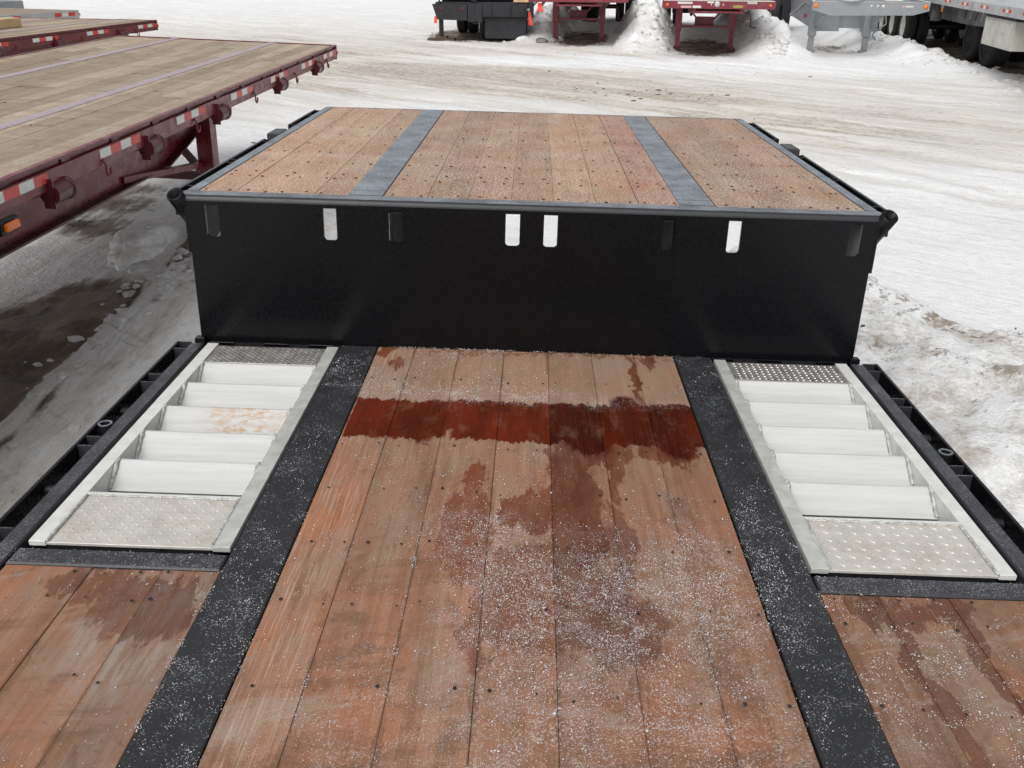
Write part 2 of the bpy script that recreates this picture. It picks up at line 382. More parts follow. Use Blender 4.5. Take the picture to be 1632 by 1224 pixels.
def snow_mat():
    n = NB('packed_snow_ground')
    P = n.P
    mud_shade, dirt, white = n.attr('mud_shade'), n.attr('dirt'), n.attr('fresh')
    near = n.attr('lumpy')
    lane = n.attr('lane')
    # tyre-streaks: diagonal across the yard, straight beside the trailers
    sA = n.noise(n.rot(P, R(-44), (0.16, 2.8, 1)), 1.0, 7, 0.68, 0.25)
    sB = n.noise(n.rot(P, R(-38), (0.5, 8.5, 1)), 1.0, 7, 0.74, 0.2)
    sC = n.noise(n.vmul(P, (5.0, 0.7, 1)), 1.0, 6, 0.68, 0.3)
    st = n.math('ADD', n.math('MULTIPLY', sA, 0.42), n.math('MULTIPLY', sB, 0.58))
    mixs = n.t.nodes.new('ShaderNodeMix')
    n.put(mixs.inputs[0], lane); n.put(mixs.inputs[2], st); n.put(mixs.inputs[3], sC)
    st = mixs.outputs[0]
    blot = n.noise(P, 0.45, 6, 0.62)
    fine = n.noise(P, 9, 6, 0.7)
    grit = n.noise(P, 42, 4, 0.7)
    # tan discolouration
    d = n.math('ADD', dirt, n.math('MULTIPLY', n.math('SUBTRACT', st, 0.5), 2.0))
    d = n.math('ADD', d, n.math('MULTIPLY', n.math('SUBTRACT', blot, 0.5), 0.7))
    d = n.math('ADD', d, n.math('MULTIPLY', n.math('SUBTRACT', fine, 0.5), 0.35))
    d = n.math('SUBTRACT', d, n.math('MULTIPLY', white, 0.9))
    tan = n.step(d, 0.12, 0.95)
    brown = n.step(d, 0.74, 1.25)
    snow = n.mix(n.step(fine, 0.3, 0.7), (0.80, 0.81, 0.825), (0.89, 0.89, 0.89))
    snow = n.mix(n.math('MULTIPLY', n.step(n.noise(n.rot(P, R(-40), (0.5, 1.4, 1)), 1.0, 7, 0.7), 0.48, 0.66), 0.40), snow, (0.70, 0.71, 0.725))
    c = n.mix(n.math('MULTIPLY', tan, 0.78), snow, n.mix(n.step(blot, 0.35, 0.65), (0.62, 0.57, 0.495), (0.65, 0.625, 0.59)))
    c = n.mix(n.math('MULTIPLY', brown, n.step(fine, 0.35, 0.65, 0.35, 0.80)), c, (0.30, 0.235, 0.165))
    # dark flecks of grit in streaks
    gs = n.noise(n.rot(P, R(-42), (1.3, 11, 1)), 1.0, 7, 0.80)
    gf = n.math('MULTIPLY', n.step(gs, 0.57, 0.70), n.step(dirt, 0.05, 0.5))
    c = n.mix(n.math('MULTIPLY', gf, 0.62), c, (0.25, 0.19, 0.14))
    g3 = n.noise(n.rot(n.vadd(P, (31, 5, 0)), R(-36), (0.9, 9, 1)), 1.0, 8, 0.82)
    c = n.mix(n.math('MULTIPLY', n.math('MULTIPLY', n.step(g3, 0.53, 0.66), n.step(dirt, 0.12, 0.45)), 0.50), c, (0.42, 0.40, 0.385))
    # lumpy bank: speckled grey and brown dirt
    l1 = n.step(n.math('ADD', n.noise(P, 3.1, 6, 0.65), n.math('MULTIPLY', n.math('SUBTRACT', grit, 0.5), 0.35)), 0.42, 0.68)
    c = n.mix(n.math('MULTIPLY', n.math('MULTIPLY', l1, near), 0.85), c, (0.36, 0.31, 0.255))
    gdt = n.step(n.math('ADD', n.noise(P, 13, 6, 0.75), n.math('MULTIPLY', n.math('SUBTRACT', near, 1.0), 0.10)), 0.58, 0.68)
    near = n.math('MINIMUM', near, 1.0)
    c = n.mix(n.math('MULTIPLY', n.math('MULTIPLY', gdt, near), 0.75), c, (0.16, 0.12, 0.085))
    # mud and bare ice, plus shade painted under the far trailers
    m = n.math('ADD', mud_shade, n.math('MULTIPLY', n.math('SUBTRACT', n.noise(P, 1.7, 7, 0.7), 0.5), 0.9))
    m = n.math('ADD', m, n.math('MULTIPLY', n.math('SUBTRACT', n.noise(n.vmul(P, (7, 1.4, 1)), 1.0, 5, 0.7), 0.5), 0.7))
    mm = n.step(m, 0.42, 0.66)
    mm = n.math('MULTIPLY', mm, n.step(mud_shade, 0.02, 0.2))
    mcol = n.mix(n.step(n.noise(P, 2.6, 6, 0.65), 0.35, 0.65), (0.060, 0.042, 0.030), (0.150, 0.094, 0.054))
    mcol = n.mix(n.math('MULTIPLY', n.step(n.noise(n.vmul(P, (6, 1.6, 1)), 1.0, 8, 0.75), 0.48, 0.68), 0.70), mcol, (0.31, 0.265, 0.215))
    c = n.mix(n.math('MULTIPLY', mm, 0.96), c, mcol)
    c = n.mix(n.math('MULTIPLY', n.math('MULTIPLY', lane, n.step(n.noise(n.vmul(P, (11, 4, 1)), 1.0, 8, 0.78), 0.50, 0.66)), 0.40), c, (0.34, 0.28, 0.215))
    wetf = n.step(n.noise(P, 1.3, 4, 0.6), 0.45, 0.6)
    n.set(Base_Color=c, Roughness=n.mix(mm, (0.75, 0.75, 0.75), n.mix(wetf, (0.75, 0.75, 0.75), (0.30, 0.30, 0.30))), Specular_IOR_Level=0.3)
    h = n.math('ADD', n.math('MULTIPLY', fine, 0.6), n.math('MULTIPLY', grit, 0.3))
    h = n.math('ADD', h, n.math('MULTIPLY', st, 1.0))
    n.bump(h, 0.8, 0.07)
    return n.m


M['ground'] = snow_mat()


def snow_thing():
    n = NB('dirty_snow')
    f = n.noise(n.P, 8, 6, 0.7)
    c = n.mix(n.step(f, 0.35, 0.7), (0.80, 0.80, 0.80), (0.62, 0.59, 0.55))
    c = n.mix(n.math('MULTIPLY', n.step(n.noise(n.P, 26, 5, 0.7), 0.62, 0.74), 0.5), c, (0.22, 0.18, 0.14))
    n.set(Base_Color=c, Roughness=0.8)
    n.bump(f, 0.6, 0.04)
    return n.m


M['snow'] = snow_thing()


def snow_rough():
    n = NB('grimy_ploughed_snow')
    f = n.noise(n.P, 5, 7, 0.75)
    c = n.mix(n.step(f, 0.38, 0.66), (0.78, 0.78, 0.785), (0.50, 0.475, 0.44))
    n.set(Base_Color=c, Roughness=0.85)
    n.bump(n.noise(n.P, 30, 5, 0.7), 0.8, 0.03)
    return n.m


M['snow_rough'] = snow_rough()


def grain_mat():
    n = NB('snow_pellet')
    n.set(Base_Color=(0.55, 0.55, 0.57), Roughness=0.8)
    return n.m


M['grain'] = grain_mat()

# ------------------------------------------------------------------ mesh builder
class MB:
    def __init__(s):
        s.v = []; s.f = []; s.sm = []

    def add(s, vs, fs, smooth=False):
        o = len(s.v)
        s.v += [tuple(v) for v in vs]
        s.f += [tuple(i + o for i in f) for f in fs]
        s.sm += [smooth] * len(fs)
        return s

    def box(s, x0, x1, y0, y1, z0, z1, mat=None):
        vs = [(x, y, z) for z in (z0, z1) for y in (y0, y1) for x in (x0, x1)]
        if mat is not None:
            vs = [mat @ Vector(v) for v in vs]
        return s.add(vs, [(0, 2, 3, 1), (4, 5, 7, 6), (0, 1, 5, 4), (2, 6, 7, 3), (0, 4, 6, 2), (1, 3, 7, 5)])

    def rbox(s, x0, x1, y0, y1, z0, z1, c=0.004):
        """box with chamfered edges all round"""
        vs = []
        for z, ins in ((z0, c), (z0 + c, 0), (z1 - c, 0), (z1, c)):
            vs += [(x0 + ins, y0 + ins, z), (x1 - ins, y0 + ins, z), (x1 - ins, y1 - ins, z), (x0 + ins, y1 - ins, z)]
        fs = [(3, 2, 1, 0), (12, 13, 14, 15)]
        for k in range(3):
            for i in range(4):
                a, b = k * 4 + i, k * 4 + (i + 1) % 4
                fs.append((a, b, b + 4, a + 4))
        return s.add(vs, fs)

    def prism(s, prof, axis, a, b, smooth=False):
        """extrude a closed 2D profile along an axis; prof gives the other two coordinates in xyz order"""
        n = len(prof)
        def P(p, t):
            return {'x': (t, p[0], p[1]), 'y': (p[0], t, p[1]), 'z': (p[0], p[1], t)}[axis]
        vs = [P(p, a) for p in prof] + [P(p, b) for p in prof]
        fs = [tuple(range(n)), tuple(range(2 * n - 1, n - 1, -1))]
        fs += [(i, i + n, (i + 1) % n + n, (i + 1) % n) for i in range(n)]
        return s.add(vs, fs, smooth)

    def tube(s, p, q, r, n=12, r2=None, inner=None, smooth=True):
        p, q = Vector(p), Vector(q)
        d = (q - p).normalized()
        u = d.orthogonal().normalized(); w = d.cross(u)
        r2 = r if r2 is None else r2
        A = [math.tau * i / n for i in range(n)]
        ring = lambda c, rr: [c + (u * math.cos(a) + w * math.sin(a)) * rr for a in A]
        if inner:
            vs = ring(p, r) + ring(q, r2) + ring(q, inner) + ring(p, inner)
            fs = []
            for k in range(4):
                for i in range(n):
                    a, b = k * n + i, k * n + (i + 1) % n
                    k2 = ((k + 1) % 4) * n
                    fs.append((a, b, k2 + (i + 1) % n, k2 + i))
            return s.add(vs, fs, smooth)
        vs = ring(p, r) + ring(q, r2)
        s.add(vs, [(i, (i + 1) % n, (i + 1) % n + n, i + n) for i in range(n)], smooth)
        return s.add(vs, [tuple(range(n))[::-1], tuple(range(n, 2 * n))])

    def bar(s, p, q, w, h, up=(0, 0, 1)):
        p, q = Vector(p), Vector(q)
        d = (q - p).normalized()
        u = d.cross(Vector(up))
        if u.length < 1e-4:
            u = d.orthogonal()
        u.normalize(); n = u.cross(d)
        vs = []
        for c in (p, q):
            for a, b in ((-1, -1), (1, -1), (1, 1), (-1, 1)):
                vs.append(c + u * a * w / 2 + n * b * h / 2)
        return s.add(vs, [(0, 3, 2, 1), (4, 5, 6, 7), (0, 1, 5, 4), (1, 2, 6, 5), (2, 3, 7, 6), (3, 0, 4, 7)])

    def path(s, pts, r, n=6):
        for a, b in zip(pts[:-1], pts[1:]):
            s.tube(a, b, r, n)
        return s

    def lathe(s, prof, c, axis='x', n=28):
        """prof: list of (offset along axis, radius)"""
        vs = []
        for t, r in prof:
            for i in range(n):
                a = math.tau * i / n
                o = {'x': (t, r * math.cos(a), r * math.sin(a)), 'y': (r * math.cos(a), t, r * math.sin(a)),
                     'z': (r * math.cos(a), r * math.sin(a), t)}[axis]
                vs.append((c[0] + o[0], c[1] + o[1], c[2] + o[2]))
        fs = []
        for k in range(len(prof) - 1):
            for i in range(n):
                fs.append((k * n + i, k * n + (i + 1) % n, (k + 1) * n + (i + 1) % n, (k + 1) * n + i))
        return s.add(vs, fs, True)

    def build(s, name, mat, parent=None, **props):
        me = bpy.data.meshes.new(name)
        me.from_pydata(s.v, [], s.f)
        me.polygons.foreach_set('use_smooth', s.sm)
        me.materials.append(mat)
        import bmesh
        bm = bmesh.new(); bm.from_mesh(me)
        bmesh.ops.recalc_face_normals(bm, faces=bm.faces)
        bm.to_mesh(me); bm.free()
        o = bpy.data.objects.new(name, me)
        C.objects.link(o)
        if parent is not None:
            o.parent = parent
        for k, v in props.items():
            o[k] = v
        return o


def thing(name, label, cat, loc=(0, 0, 0), rot=(0, 0, 0), group=None):
    o = bpy.data.objects.new(name, None)
    C.objects.link(o)
    o.location = loc; o.rotation_euler = rot
    o.empty_display_size = 0.2
    tag(o, label, cat, group)
    return o


def tag(o, label, cat, group=None):
    o['label'] = label; o['category'] = cat
    if group:
        o['group'] = group
    return o


def array_mesh(name, v, f, mat, smooth=False):
    me = bpy.data.meshes.new(name)
    me.vertices.add(len(v)); me.vertices.foreach_set('co', np.asarray(v, np.float32).ravel())
    k = f.shape[1]
    me.loops.add(f.size); me.loops.foreach_set('vertex_index', f.astype(np.int32).ravel())
    me.polygons.add(len(f)); me.polygons.foreach_set('loop_start', np.arange(0, f.size, k, dtype=np.int32))
    me.polygons.foreach_set('use_smooth', np.full(len(f), smooth))
    me.update(calc_edges=True)
    me.materials.append(mat)
    o = bpy.data.objects.new(name, me)
    C.objects.link(o)
    return o


# value noise in numpy
def vnoise(x, y, seed=0):
    xi = np.floor(x).astype(np.int64); yi = np.floor(y).astype(np.int64)
    fx = x - xi; fy = y - yi
    fx = fx * fx * (3 - 2 * fx); fy = fy * fy * (3 - 2 * fy)
    def h(a, b):
        n = (a * 374761393 + b * 668265263 + seed * 974634777) & 0x7fffffff
        n = ((n ^ (n >> 13)) * 1274126177) & 0x7fffffff
        return ((n ^ (n >> 16)) & 0xffff) / 65535.0
    a = h(xi, yi); b = h(xi + 1, yi); c = h(xi, yi + 1); d = h(xi + 1, yi + 1)
    return (a * (1 - fx) + b * fx) * (1 - fy) + (c * (1 - fx) + d * fx) * fy


def fbm(x, y, oct=5, seed=0, gain=0.5):
    t = 0; amp = 1; tot = 0
    for i in range(oct):
        t = t + amp * vnoise(x * 2 ** i + 17.3 * i, y * 2 ** i - 9.1 * i, seed + i); tot += amp; amp *= gain
    return t / tot - 0.5


def sstep(a, b, x):
    t = np.clip((x - a) / (b - a), 0, 1)
    return t * t * (3 - 2 * t)


# ------------------------------------------------------------------ ground
RIDGES = [  # ploughed snow between the parked trailers: near end, far end, half width, height, right side steepness
    ((0.25, 28.6), (1.9, 44), 0.45, 0.62, 1.0),
    ((3.15, 25.4), (5.4, 46), 0.52, 0.92, 1.1),
    ((6.15, 23.4), (8.3, 42), 0.55, 0.72, 1.0),
    ((10.05, 18.0), (9.5, 34), 0.60, 0.46, 2.8),
]


_tr = np.random.default_rng(5)
TRACKS = [(_tr.uniform(-1.0, 24.0), _tr.uniform(-0.20, 0.20), _tr.uniform(-0.012, 0.012), _tr.uniform(0.10, 0.22), _tr.uniform(0.4, 1.0)) for _ in range(26)]


def tracks(x, y):
    u = x * 0.75 - (y - 16) * 0.66; v = x * 0.66 + (y - 16) * 0.75 + 8
    t = np.zeros_like(x)
    w_ = 0.35 * fbm(u * 0.35, v * 0.35, 3, 97)
    for v0, a, b, w, k in TRACKS:
        for off in (-0.95, 0.95):
            d = np.abs(v + w_ - (v0 + off + a * u + b * u * u))
            t = np.maximum(t, k * sstep(w * 1.5, w * 0.5, d))
    return t * sstep(8.5, 11.5, y + 0.25 * x) * sstep(44, 30, y)


def ground_height(x, y):
    h = 0.05 * fbm(x * 0.35, y * 0.35, 4, 3) + 0.05 * fbm(x * 1.6, y * 1.6, 5, 5, 0.6)
    u = x * 0.72 - y * 0.69; v = x * 0.69 + y * 0.72
    h = h + 0.045 * fbm(u * 0.25, v * 1.9, 4, 7, 0.6) * sstep(7, 12, y + 0.3 * x)
    tk = tracks(x, y)
    h = h - 0.035 * tk * (1 + 1.2 * fbm(x * 4, y * 4, 3, 99))
    bank = np.zeros_like(x)
    # dirty bank to the right of the trailer
    yc = 5.78 - 1.5 * (x - 2.26) + 0.25 * fbm(x * 2, y * 2, 3, 9)
    d = y - yc
    prof = np.where(d > 0, np.exp(-(d / 0.5) ** 2), np.exp(-(d / 3.0) ** 2))
    side = sstep(1.15, 1.8, x) * sstep(6.5, 4.0, x)
    bank += 0.42 * prof * side
    yc2 = 4.78 - 1.1 * (x - 2.1) + 0.3 * fbm(x * 2.2, y * 2.2, 3, 13)
    d2 = y - yc2
    bank += 0.10 * np.where(d2 > 0, np.exp(-(d2 / 0.12) ** 2), np.exp(-(d2 / 0.8) ** 2)) * side
    lump = np.clip(bank / 0.3, 0, 1)
    h = h + bank + lump * (0.26 * fbm(x * 1.9, y * 1.9, 5, 21) + 0.09 * fbm(x * 7, y * 7, 4, 23))
    far = np.zeros_like(x)
    for (x0, y0), (x1, y1), w, hh, rs in RIDGES:
        L = math.hypot(x1 - x0, y1 - y0); ux, uy = (x1 - x0) / L, (y1 - y0) / L
        t = (x - x0) * ux + (y - y0) * uy
        s = (x - x0) * uy - (y - y0) * ux + 0.5 * fbm(x * 0.9, y * 0.5, 3, 31)
        s = np.where(s > 0, s * rs, s)
        e = np.clip(1.45 * (1 - np.abs(s) / (1.75 * w)), 0, 1) * sstep(-0.8, 3.6 if x0 < 9 else 11.0, t) * sstep(L + 2, L - 4, t)
        far = np.maximum(far, hh * e * (1 + 0.8 * fbm(x * 1.5, y * 1.2, 5, 37)))
    h = h + far + np.clip(far * 2, 0, 1) * (0.30 * fbm(x * 2.0, y * 1.7, 6, 41, 0.65))
    lf = sstep(-1.3, -1.9, x) * sstep(13, 9, y)
    h = h + lf * (0.07 * fbm(x * 3.0, y * 1.6, 5, 91, 0.62))
    # ruts and the ragged snow edge left of the trailer
    edge = -2.92 + 0.22 * fbm(y * 1.3, y * 0 + 3, 4, 51)
    h = h + 0.10 * sstep(0.0, 0.12, x - edge) * sstep(1.1, 0.3, x - edge) * sstep(8.2, 7.0, y) * sstep(1, 3, y)
    crest = np.exp(-((d + 0.06) / 0.16) ** 2) + 0.7 * np.exp(-((d2 + 0.03) / 0.10) ** 2)
    return h, lump * (1 + crest * side), np.clip(far / 0.25, 0, 1)


def spaced(spec):
    a = [spec[0][0]]
    for (s0, e0, d0, d1) in spec:
        t = s0
        while t < e0:
            k = (t - s0) / (e0 - s0)
            t = min(e0, t + d0 + (d1 - d0) * k)
            a.append(t)
    return np.array(a)


gx = spaced([(-420, -60, 90, 12), (-60, -22, 10, 0.5), (-22, -5, 0.35, 0.09), (-5, 5, 0.05, 0.05), (5, 16, 0.08, 0.2), (16, 60, 0.3, 10), (60, 420, 12, 90)])
gy = spaced([(-300, -12, 60, 3), (-12, 2.5, 2, 0.06), (2.5, 10, 0.05, 0.06), (10, 46, 0.08, 0.22), (46, 90, 0.3, 5), (90, 900, 8, 120)])
X, Y = np.meshgrid(gx, gy)
Hh, Lump, Far = ground_height(X, Y)
nx, ny = len(gx), len(gy)
idx = np.arange(nx * ny).reshape(ny, nx)
quads = np.stack([idx[:-1, :-1], idx[:-1, 1:], idx[1:, 1:], idx[1:, :-1]], -1).reshape(-1, 4)
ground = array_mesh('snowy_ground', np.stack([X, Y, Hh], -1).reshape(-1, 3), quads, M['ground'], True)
ground['kind'] = 'structure'


def ell(cx, cy, rx, ry, ang=0.0, soft=0.5):
    c, s = math.cos(ang), math.sin(ang)
    a = ((X - cx) * c + (Y - cy) * s) / rx
    b = (-(X - cx) * s + (Y - cy) * c) / ry
    return sstep(1 + soft, 1 - soft, np.sqrt(a * a + b * b))


edge = -2.95 + 0.24 * fbm(Y * 1.3, Y * 0 + 3, 4, 51)
mud_shade = sstep(0.10, -0.04, X - edge) * sstep(-4.6, -3.5, X) * sstep(7.9, 6.4, Y) * sstep(0.5, 2.5, Y) * (0.92 - 0.30 * sstep(-3.4, -3.9, X) * sstep(5.2, 6.6, Y))
mud_shade = np.maximum(mud_shade, 0.75 * ell(-3.0, 8.1, 0.13, 1.1, 0.1))
mud_shade = np.maximum(mud_shade, 0.62 * ell(-4.2, 9.3, 0.45, 1.5, 0.15, 0.6))
mud_shade = np.maximum(mud_shade, 0.55 * ell(-3.6, 10.6, 0.35, 1.2, 0.1, 0.6))
mud_shade = np.maximum(mud_shade, 0.62 * ell(-2.70, 4.35, 0.06, 0.85, 0.0, 0.7))
mud_shade = np.maximum(mud_shade, 0.45 * ell(-5.3, 6.0, 0.9, 3.0, 0.0, 0.6))
for cx, cy, rx, ry, k in [(1.65, 30.2, 0.95, 3.0, 0.80), (4.95, 27.6, 0.95, 3.0, 0.80), (8.4, 27.0, 0.9, 1.8, 0.52), (-1.3, 31.4, 1.9, 2.8, 0.85)]:  # brown ground, enlarged to paint in the shade under the far trailers
    mud_shade = np.maximum(mud_shade, k * ell(cx, cy, rx, ry, -0.12, 0.6))
# bare dark ground beside the last trailer
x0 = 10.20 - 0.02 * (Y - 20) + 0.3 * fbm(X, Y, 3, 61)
mud_shade = np.maximum(mud_shade, sstep(0.25, 0.65, X - x0) * sstep(15.5, 14.0, X) * sstep(15, 19, Y) * sstep(40, 33, Y) * (0.95 - 0.5 * sstep(12.1, 12.5, X) * sstep(26, 23, Y)))
mud_shade = mud_shade * (1 - 0.9 * np.clip(Far, 0, 1) * (X < x0 + 0.2))
yard = sstep(8.5, 12, Y + 0.45 * X) * sstep(60, 30, Y)
dirt = 0.22 + 0.22 * yard
dirt += 0.25 * ell(-6, 24, 16, 5.5, -0.75, 0.6) + 0.22 * ell(3, 17.5, 12, 2.6, -0.72, 0.6)
dirt += 0.42 * sstep(-1.2, -2.0, X) * sstep(-6, -3, X) * sstep(12, 7, Y)
dirt += 0.35 * ell(3.0, 17.6, 1.3, 0.5, -0.6)
dirt += 0.34 * tracks(X, Y) * np.clip(0.6 + 1.6 * fbm(X * 0.4, Y * 0.4, 3, 101), 0.1, 1.2) + 0.16 * ell(-5, 25, 8, 7, 0.0, 0.8)
fresh = 0.85 * ell(6.8, 23.0, 6.5, 1.7, -0.10, 0.5) + 0.6 * ell(5.2, 8.4, 3.6, 2.6, 0, 0.7) + 0.6 * ell(1.0, 23.6, 5, 1.0, -0.1, 0.6)
fresh += 0.45 * ell(-1.2, 14, 2.6, 3.0, 0, 0.7)
fresh = fresh * (1 - 0.5 * np.clip(tracks(X, Y), 0, 1))
fresh = np.maximum(fresh, 0.55 * np.clip(Far, 0, 1)) * (1 - np.clip(Lump, 0, 1))
lane = sstep(-1.0, -1.8, X) * sstep(14, 9, Y)
for nm, a in (('mud_shade', mud_shade), ('dirt', np.clip(dirt, 0, 1.2)), ('fresh', np.clip(fresh, 0, 1)), ('lumpy', Lump), ('lane', lane)):
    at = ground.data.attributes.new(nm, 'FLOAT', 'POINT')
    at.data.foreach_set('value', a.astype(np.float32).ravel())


def gz(x, y):
    return float(ground_height(np.array([float(x)]), np.array([float(y)]))[0][0])


# ------------------------------------------------------------------ the black step-deck trailer we stand on
T_LOC = (0.0074532, 3.18766881, 1.04916394)
T_ROT = (-0.026794477751, 0.021306240552, -0.010155229477)
HU = 0.546
tr = thing('equipment_trailer', 'black step deck trailer with red brown plank deck, raised front deck and white aluminium ramps', 'trailer', T_LOC, T_ROT)

def plank(x0, x1, y0, y1, ztop, mat, name='plank', th=0.038, gap=None):
    up = ztop > 0.1
    g = gap or (0.0003 if up else 0.0004)
    dz = rnd.uniform(-0.001, 0.001) if up else rnd.uniform(-0.0025, 0.0015)
    c = 0.0008 if up else 0.0013
    z1 = ztop + dz; z0 = z1 - th
    prof = [(x0 + g, z0), (x1 - g, z0), (x1 - g, z1 - c), (x1 - g - c, z1), (x0 + g + c, z1), (x0 + g, z1 - c)]
    return MB().prism(prof, 'y', y0, y1).build(name, mat, tr)

Y0 = -3.75
center = [-0.548, -0.410, -0.247, -0.080, 0.082, 0.242, 0.399, 0.546]
for a, b in zip(center[:-1], center[1:]):
    plank(a, b, Y0, -0.004, 0.0, M['wood'])
for xs in ([-1.186, -0.984, -0.822, -0.688], [0.690, 0.821, 0.982, 1.186]):
    for a, b in zip(xs[:-1], xs[1:]):
        plank(a, b, Y0, -1.450, -0.002, M['wood'])
up_c = [-0.526, -0.372, -0.222, -0.070, 0.082, 0.232, 0.385, 0.532]
for a, b in zip(up_c[:-1], up_c[1:]):
    plank(a, b, 0.078, 2.462, HU, M['wood_upper_red' if a > 0.38 else 'wood_upper'], gap=0.0016 if a > 0.2 else None)
for xs in ([-1.187, -1.060, -0.915, -0.776, -0.653], [0.662, 0.825, 0.985, 1.125, 1.187]):
    for a, b in zip(xs[:-1], xs[1:]):
        plank(a, b, 0.078, 2.462, HU, M['wood_upper'])

# steel traction strips along the deck
for sx in (-1, 1):
    x0, x1 = sorted((sx * 0.551, sx * 0.686))
    for ya, yb, mm in ((Y0, -0.3715, 'strip'), (-0.3700, -0.006, 'strip')):
        MB().rbox(x0, x1, ya, yb, -0.040, 0.0015, 0.003).build('traction_strip', M[mm], tr)
    xa, xb = sorted((sx * 0.529, sx * 0.657))
    MB().rbox(xa, xb, 0.165, 2.462, HU - 0.04, HU + 0.001, 0.003).build('traction_strip', M['rail_frost'], tr)
    MB().rbox(xa, xb, 0.078, 0.162, HU - 0.04, HU + 0.0015, 0.003).build('strip_end_plate', M['rail_frost'], tr)

# step wall with lifting slots
W = 1.212
slots = [(-1.149, -1.101), (-0.731, -0.684), (-0.498, -0.452), (-0.086, -0.036), (0.049, 0.097), (0.466, 0.511), (0.696, 0.742), (1.119, 1.162)]
zs0, zs1 = 0.397, 0.513
def wall():
    m = MB()
    xb = [-W] + [q for s_ in slots for q in s_] + [W]
    zb = [-0.10, zs0, zs1, 0.5255]
    y0, y1 = 0.0, 0.012
    for i in range(len(xb) - 1):
        hole = i % 2 == 1
        for k in range(3):
            if hole and k == 1:
                continue
            a, b, c, d = xb[i], xb[i + 1], zb[k], zb[k + 1]
            m.add([(a, y0, c), (b, y0, c), (b, y0, d), (a, y0, d)], [(0, 1, 2, 3)])
            m.add([(a, y1, c), (b, y1, c), (b, y1, d), (a, y1, d)], [(3, 2, 1, 0)])
        if hole:
            a, b, c, d = xb[i], xb[i + 1], zb[1], zb[2]
            m.add([(a, y0, c), (a, y1, c), (b, y1, c), (b, y0, c)], [(0, 1, 2, 3)])
            m.add([(a, y0, d), (a, y1, d), (b, y1, d), (b, y0, d)], [(0, 1, 2, 3)])
            for xx in (a, b):
                m.add([(xx, y0, c), (xx, y1, c), (xx, y1, d), (xx, y0, d)], [(0, 1, 2, 3)])
            r = 0.013
            for sx, xx in ((1, a), (-1, b)):
                n = 5
                pts = [(xx, c)] + [(xx + sx * r * (1 - math.sin(t)), c + r * (1 - math.cos(t))) for t in [math.pi / 2 * j / n for j in range(n + 1)]]
                m.prism(pts, 'y', y0 + 0.0005, y1 - 0.0005)
    for xx in (-W, W):
        m.add([(xx, y0, -0.10), (xx, y1, -0.10), (xx, y1, 0.5255), (xx, y0, 0.5255)], [(0, 1, 2, 3)])
    return m.build('step_wall', M['black'], tr)
wall()
# rounded bent edge plate on top of the wall
r = 0.020
prof = [(0.0765, HU)] + [(-0.002 + r - r * math.sin(t), HU - r + r * math.cos(t)) for t in [math.pi / 2 * j / 6 for j in range(7)]] + [(-0.002, HU - 0.020), (0.010, HU - 0.0205), (0.0765, HU - 0.012)]
MB().prism(prof, 'x', -1.236, 1.236, smooth=False).build('bent_edge_plate', M['bent_edge'], tr)
# foot of the wall: angle and weld tabs
for sx in (-1, 1):
    a, b = sorted((sx * 0.69, sx * 1.19))
    MB().box(a, b, -0.014, -0.0005, -0.10, -0.004).build('wall_foot_angle', M['black_dull'], tr)
for x in (-1.13, -0.93, -0.76, 0.72, 0.90, 1.12):
    MB().rbox(x - 0.045, x + 0.045, -0.020, -0.0145, -0.012, 0.004, 0.002).build('weld_tab', M['black'], tr)
for sx in (-1, 1):
    MB().rbox(*sorted((sx * 1.192, sx * 1.228)), -0.03, -0.0005, -0.001, 0.022, 0.003).build('corner_gusset', M['black'], tr)
    # open pipe at the top corner, leaning back
    p = Vector((sx * 1.246, -0.012, 0.550)); q = Vector((sx * 1.214, 0.10, 0.408))
    MB().tube(p, q, 0.029, 20, 0.029, 0.021).build('corner_pipe', M['black'], tr)
    MB().prism([(-0.0, 0.53), (0.16, 0.53), (0.16, 0.46), (0.09, 0.38), (0.0, 0.34)], 'x', *sorted((sx * 1.213, sx * 1.222))).build('corner_plate', M['black'], tr)

# rails
for sx in (-1, 1):
    a, b = sorted((sx * 1.195, sx * 1.244))
    MB().rbox(a, b, Y0, -0.031, -0.10, 0.002, 0.004).build('side_rail', M['rail'], tr)
    a, b = sorted((sx * 0.690, sx * 1.1885))
    MB().rbox(a, b, -1.4475, -1.384, -0.10, 0.002, 0.004).build('cross_bar', M['rail'], tr)
    a, b = sorted((sx * 1.190, sx * 1.236))
    MB().rbox(a, b, 0.0772, 2.466, HU - 0.14, HU + 0.001, 0.004).build('upper_side_rail', M['rail_frost'], tr)
MB().rbox(-1.236, 1.236, 2.468, 2.505, HU - 0.14, HU - 0.001, 0.004).build('front_cross_rail', M['rail_frost'], tr)

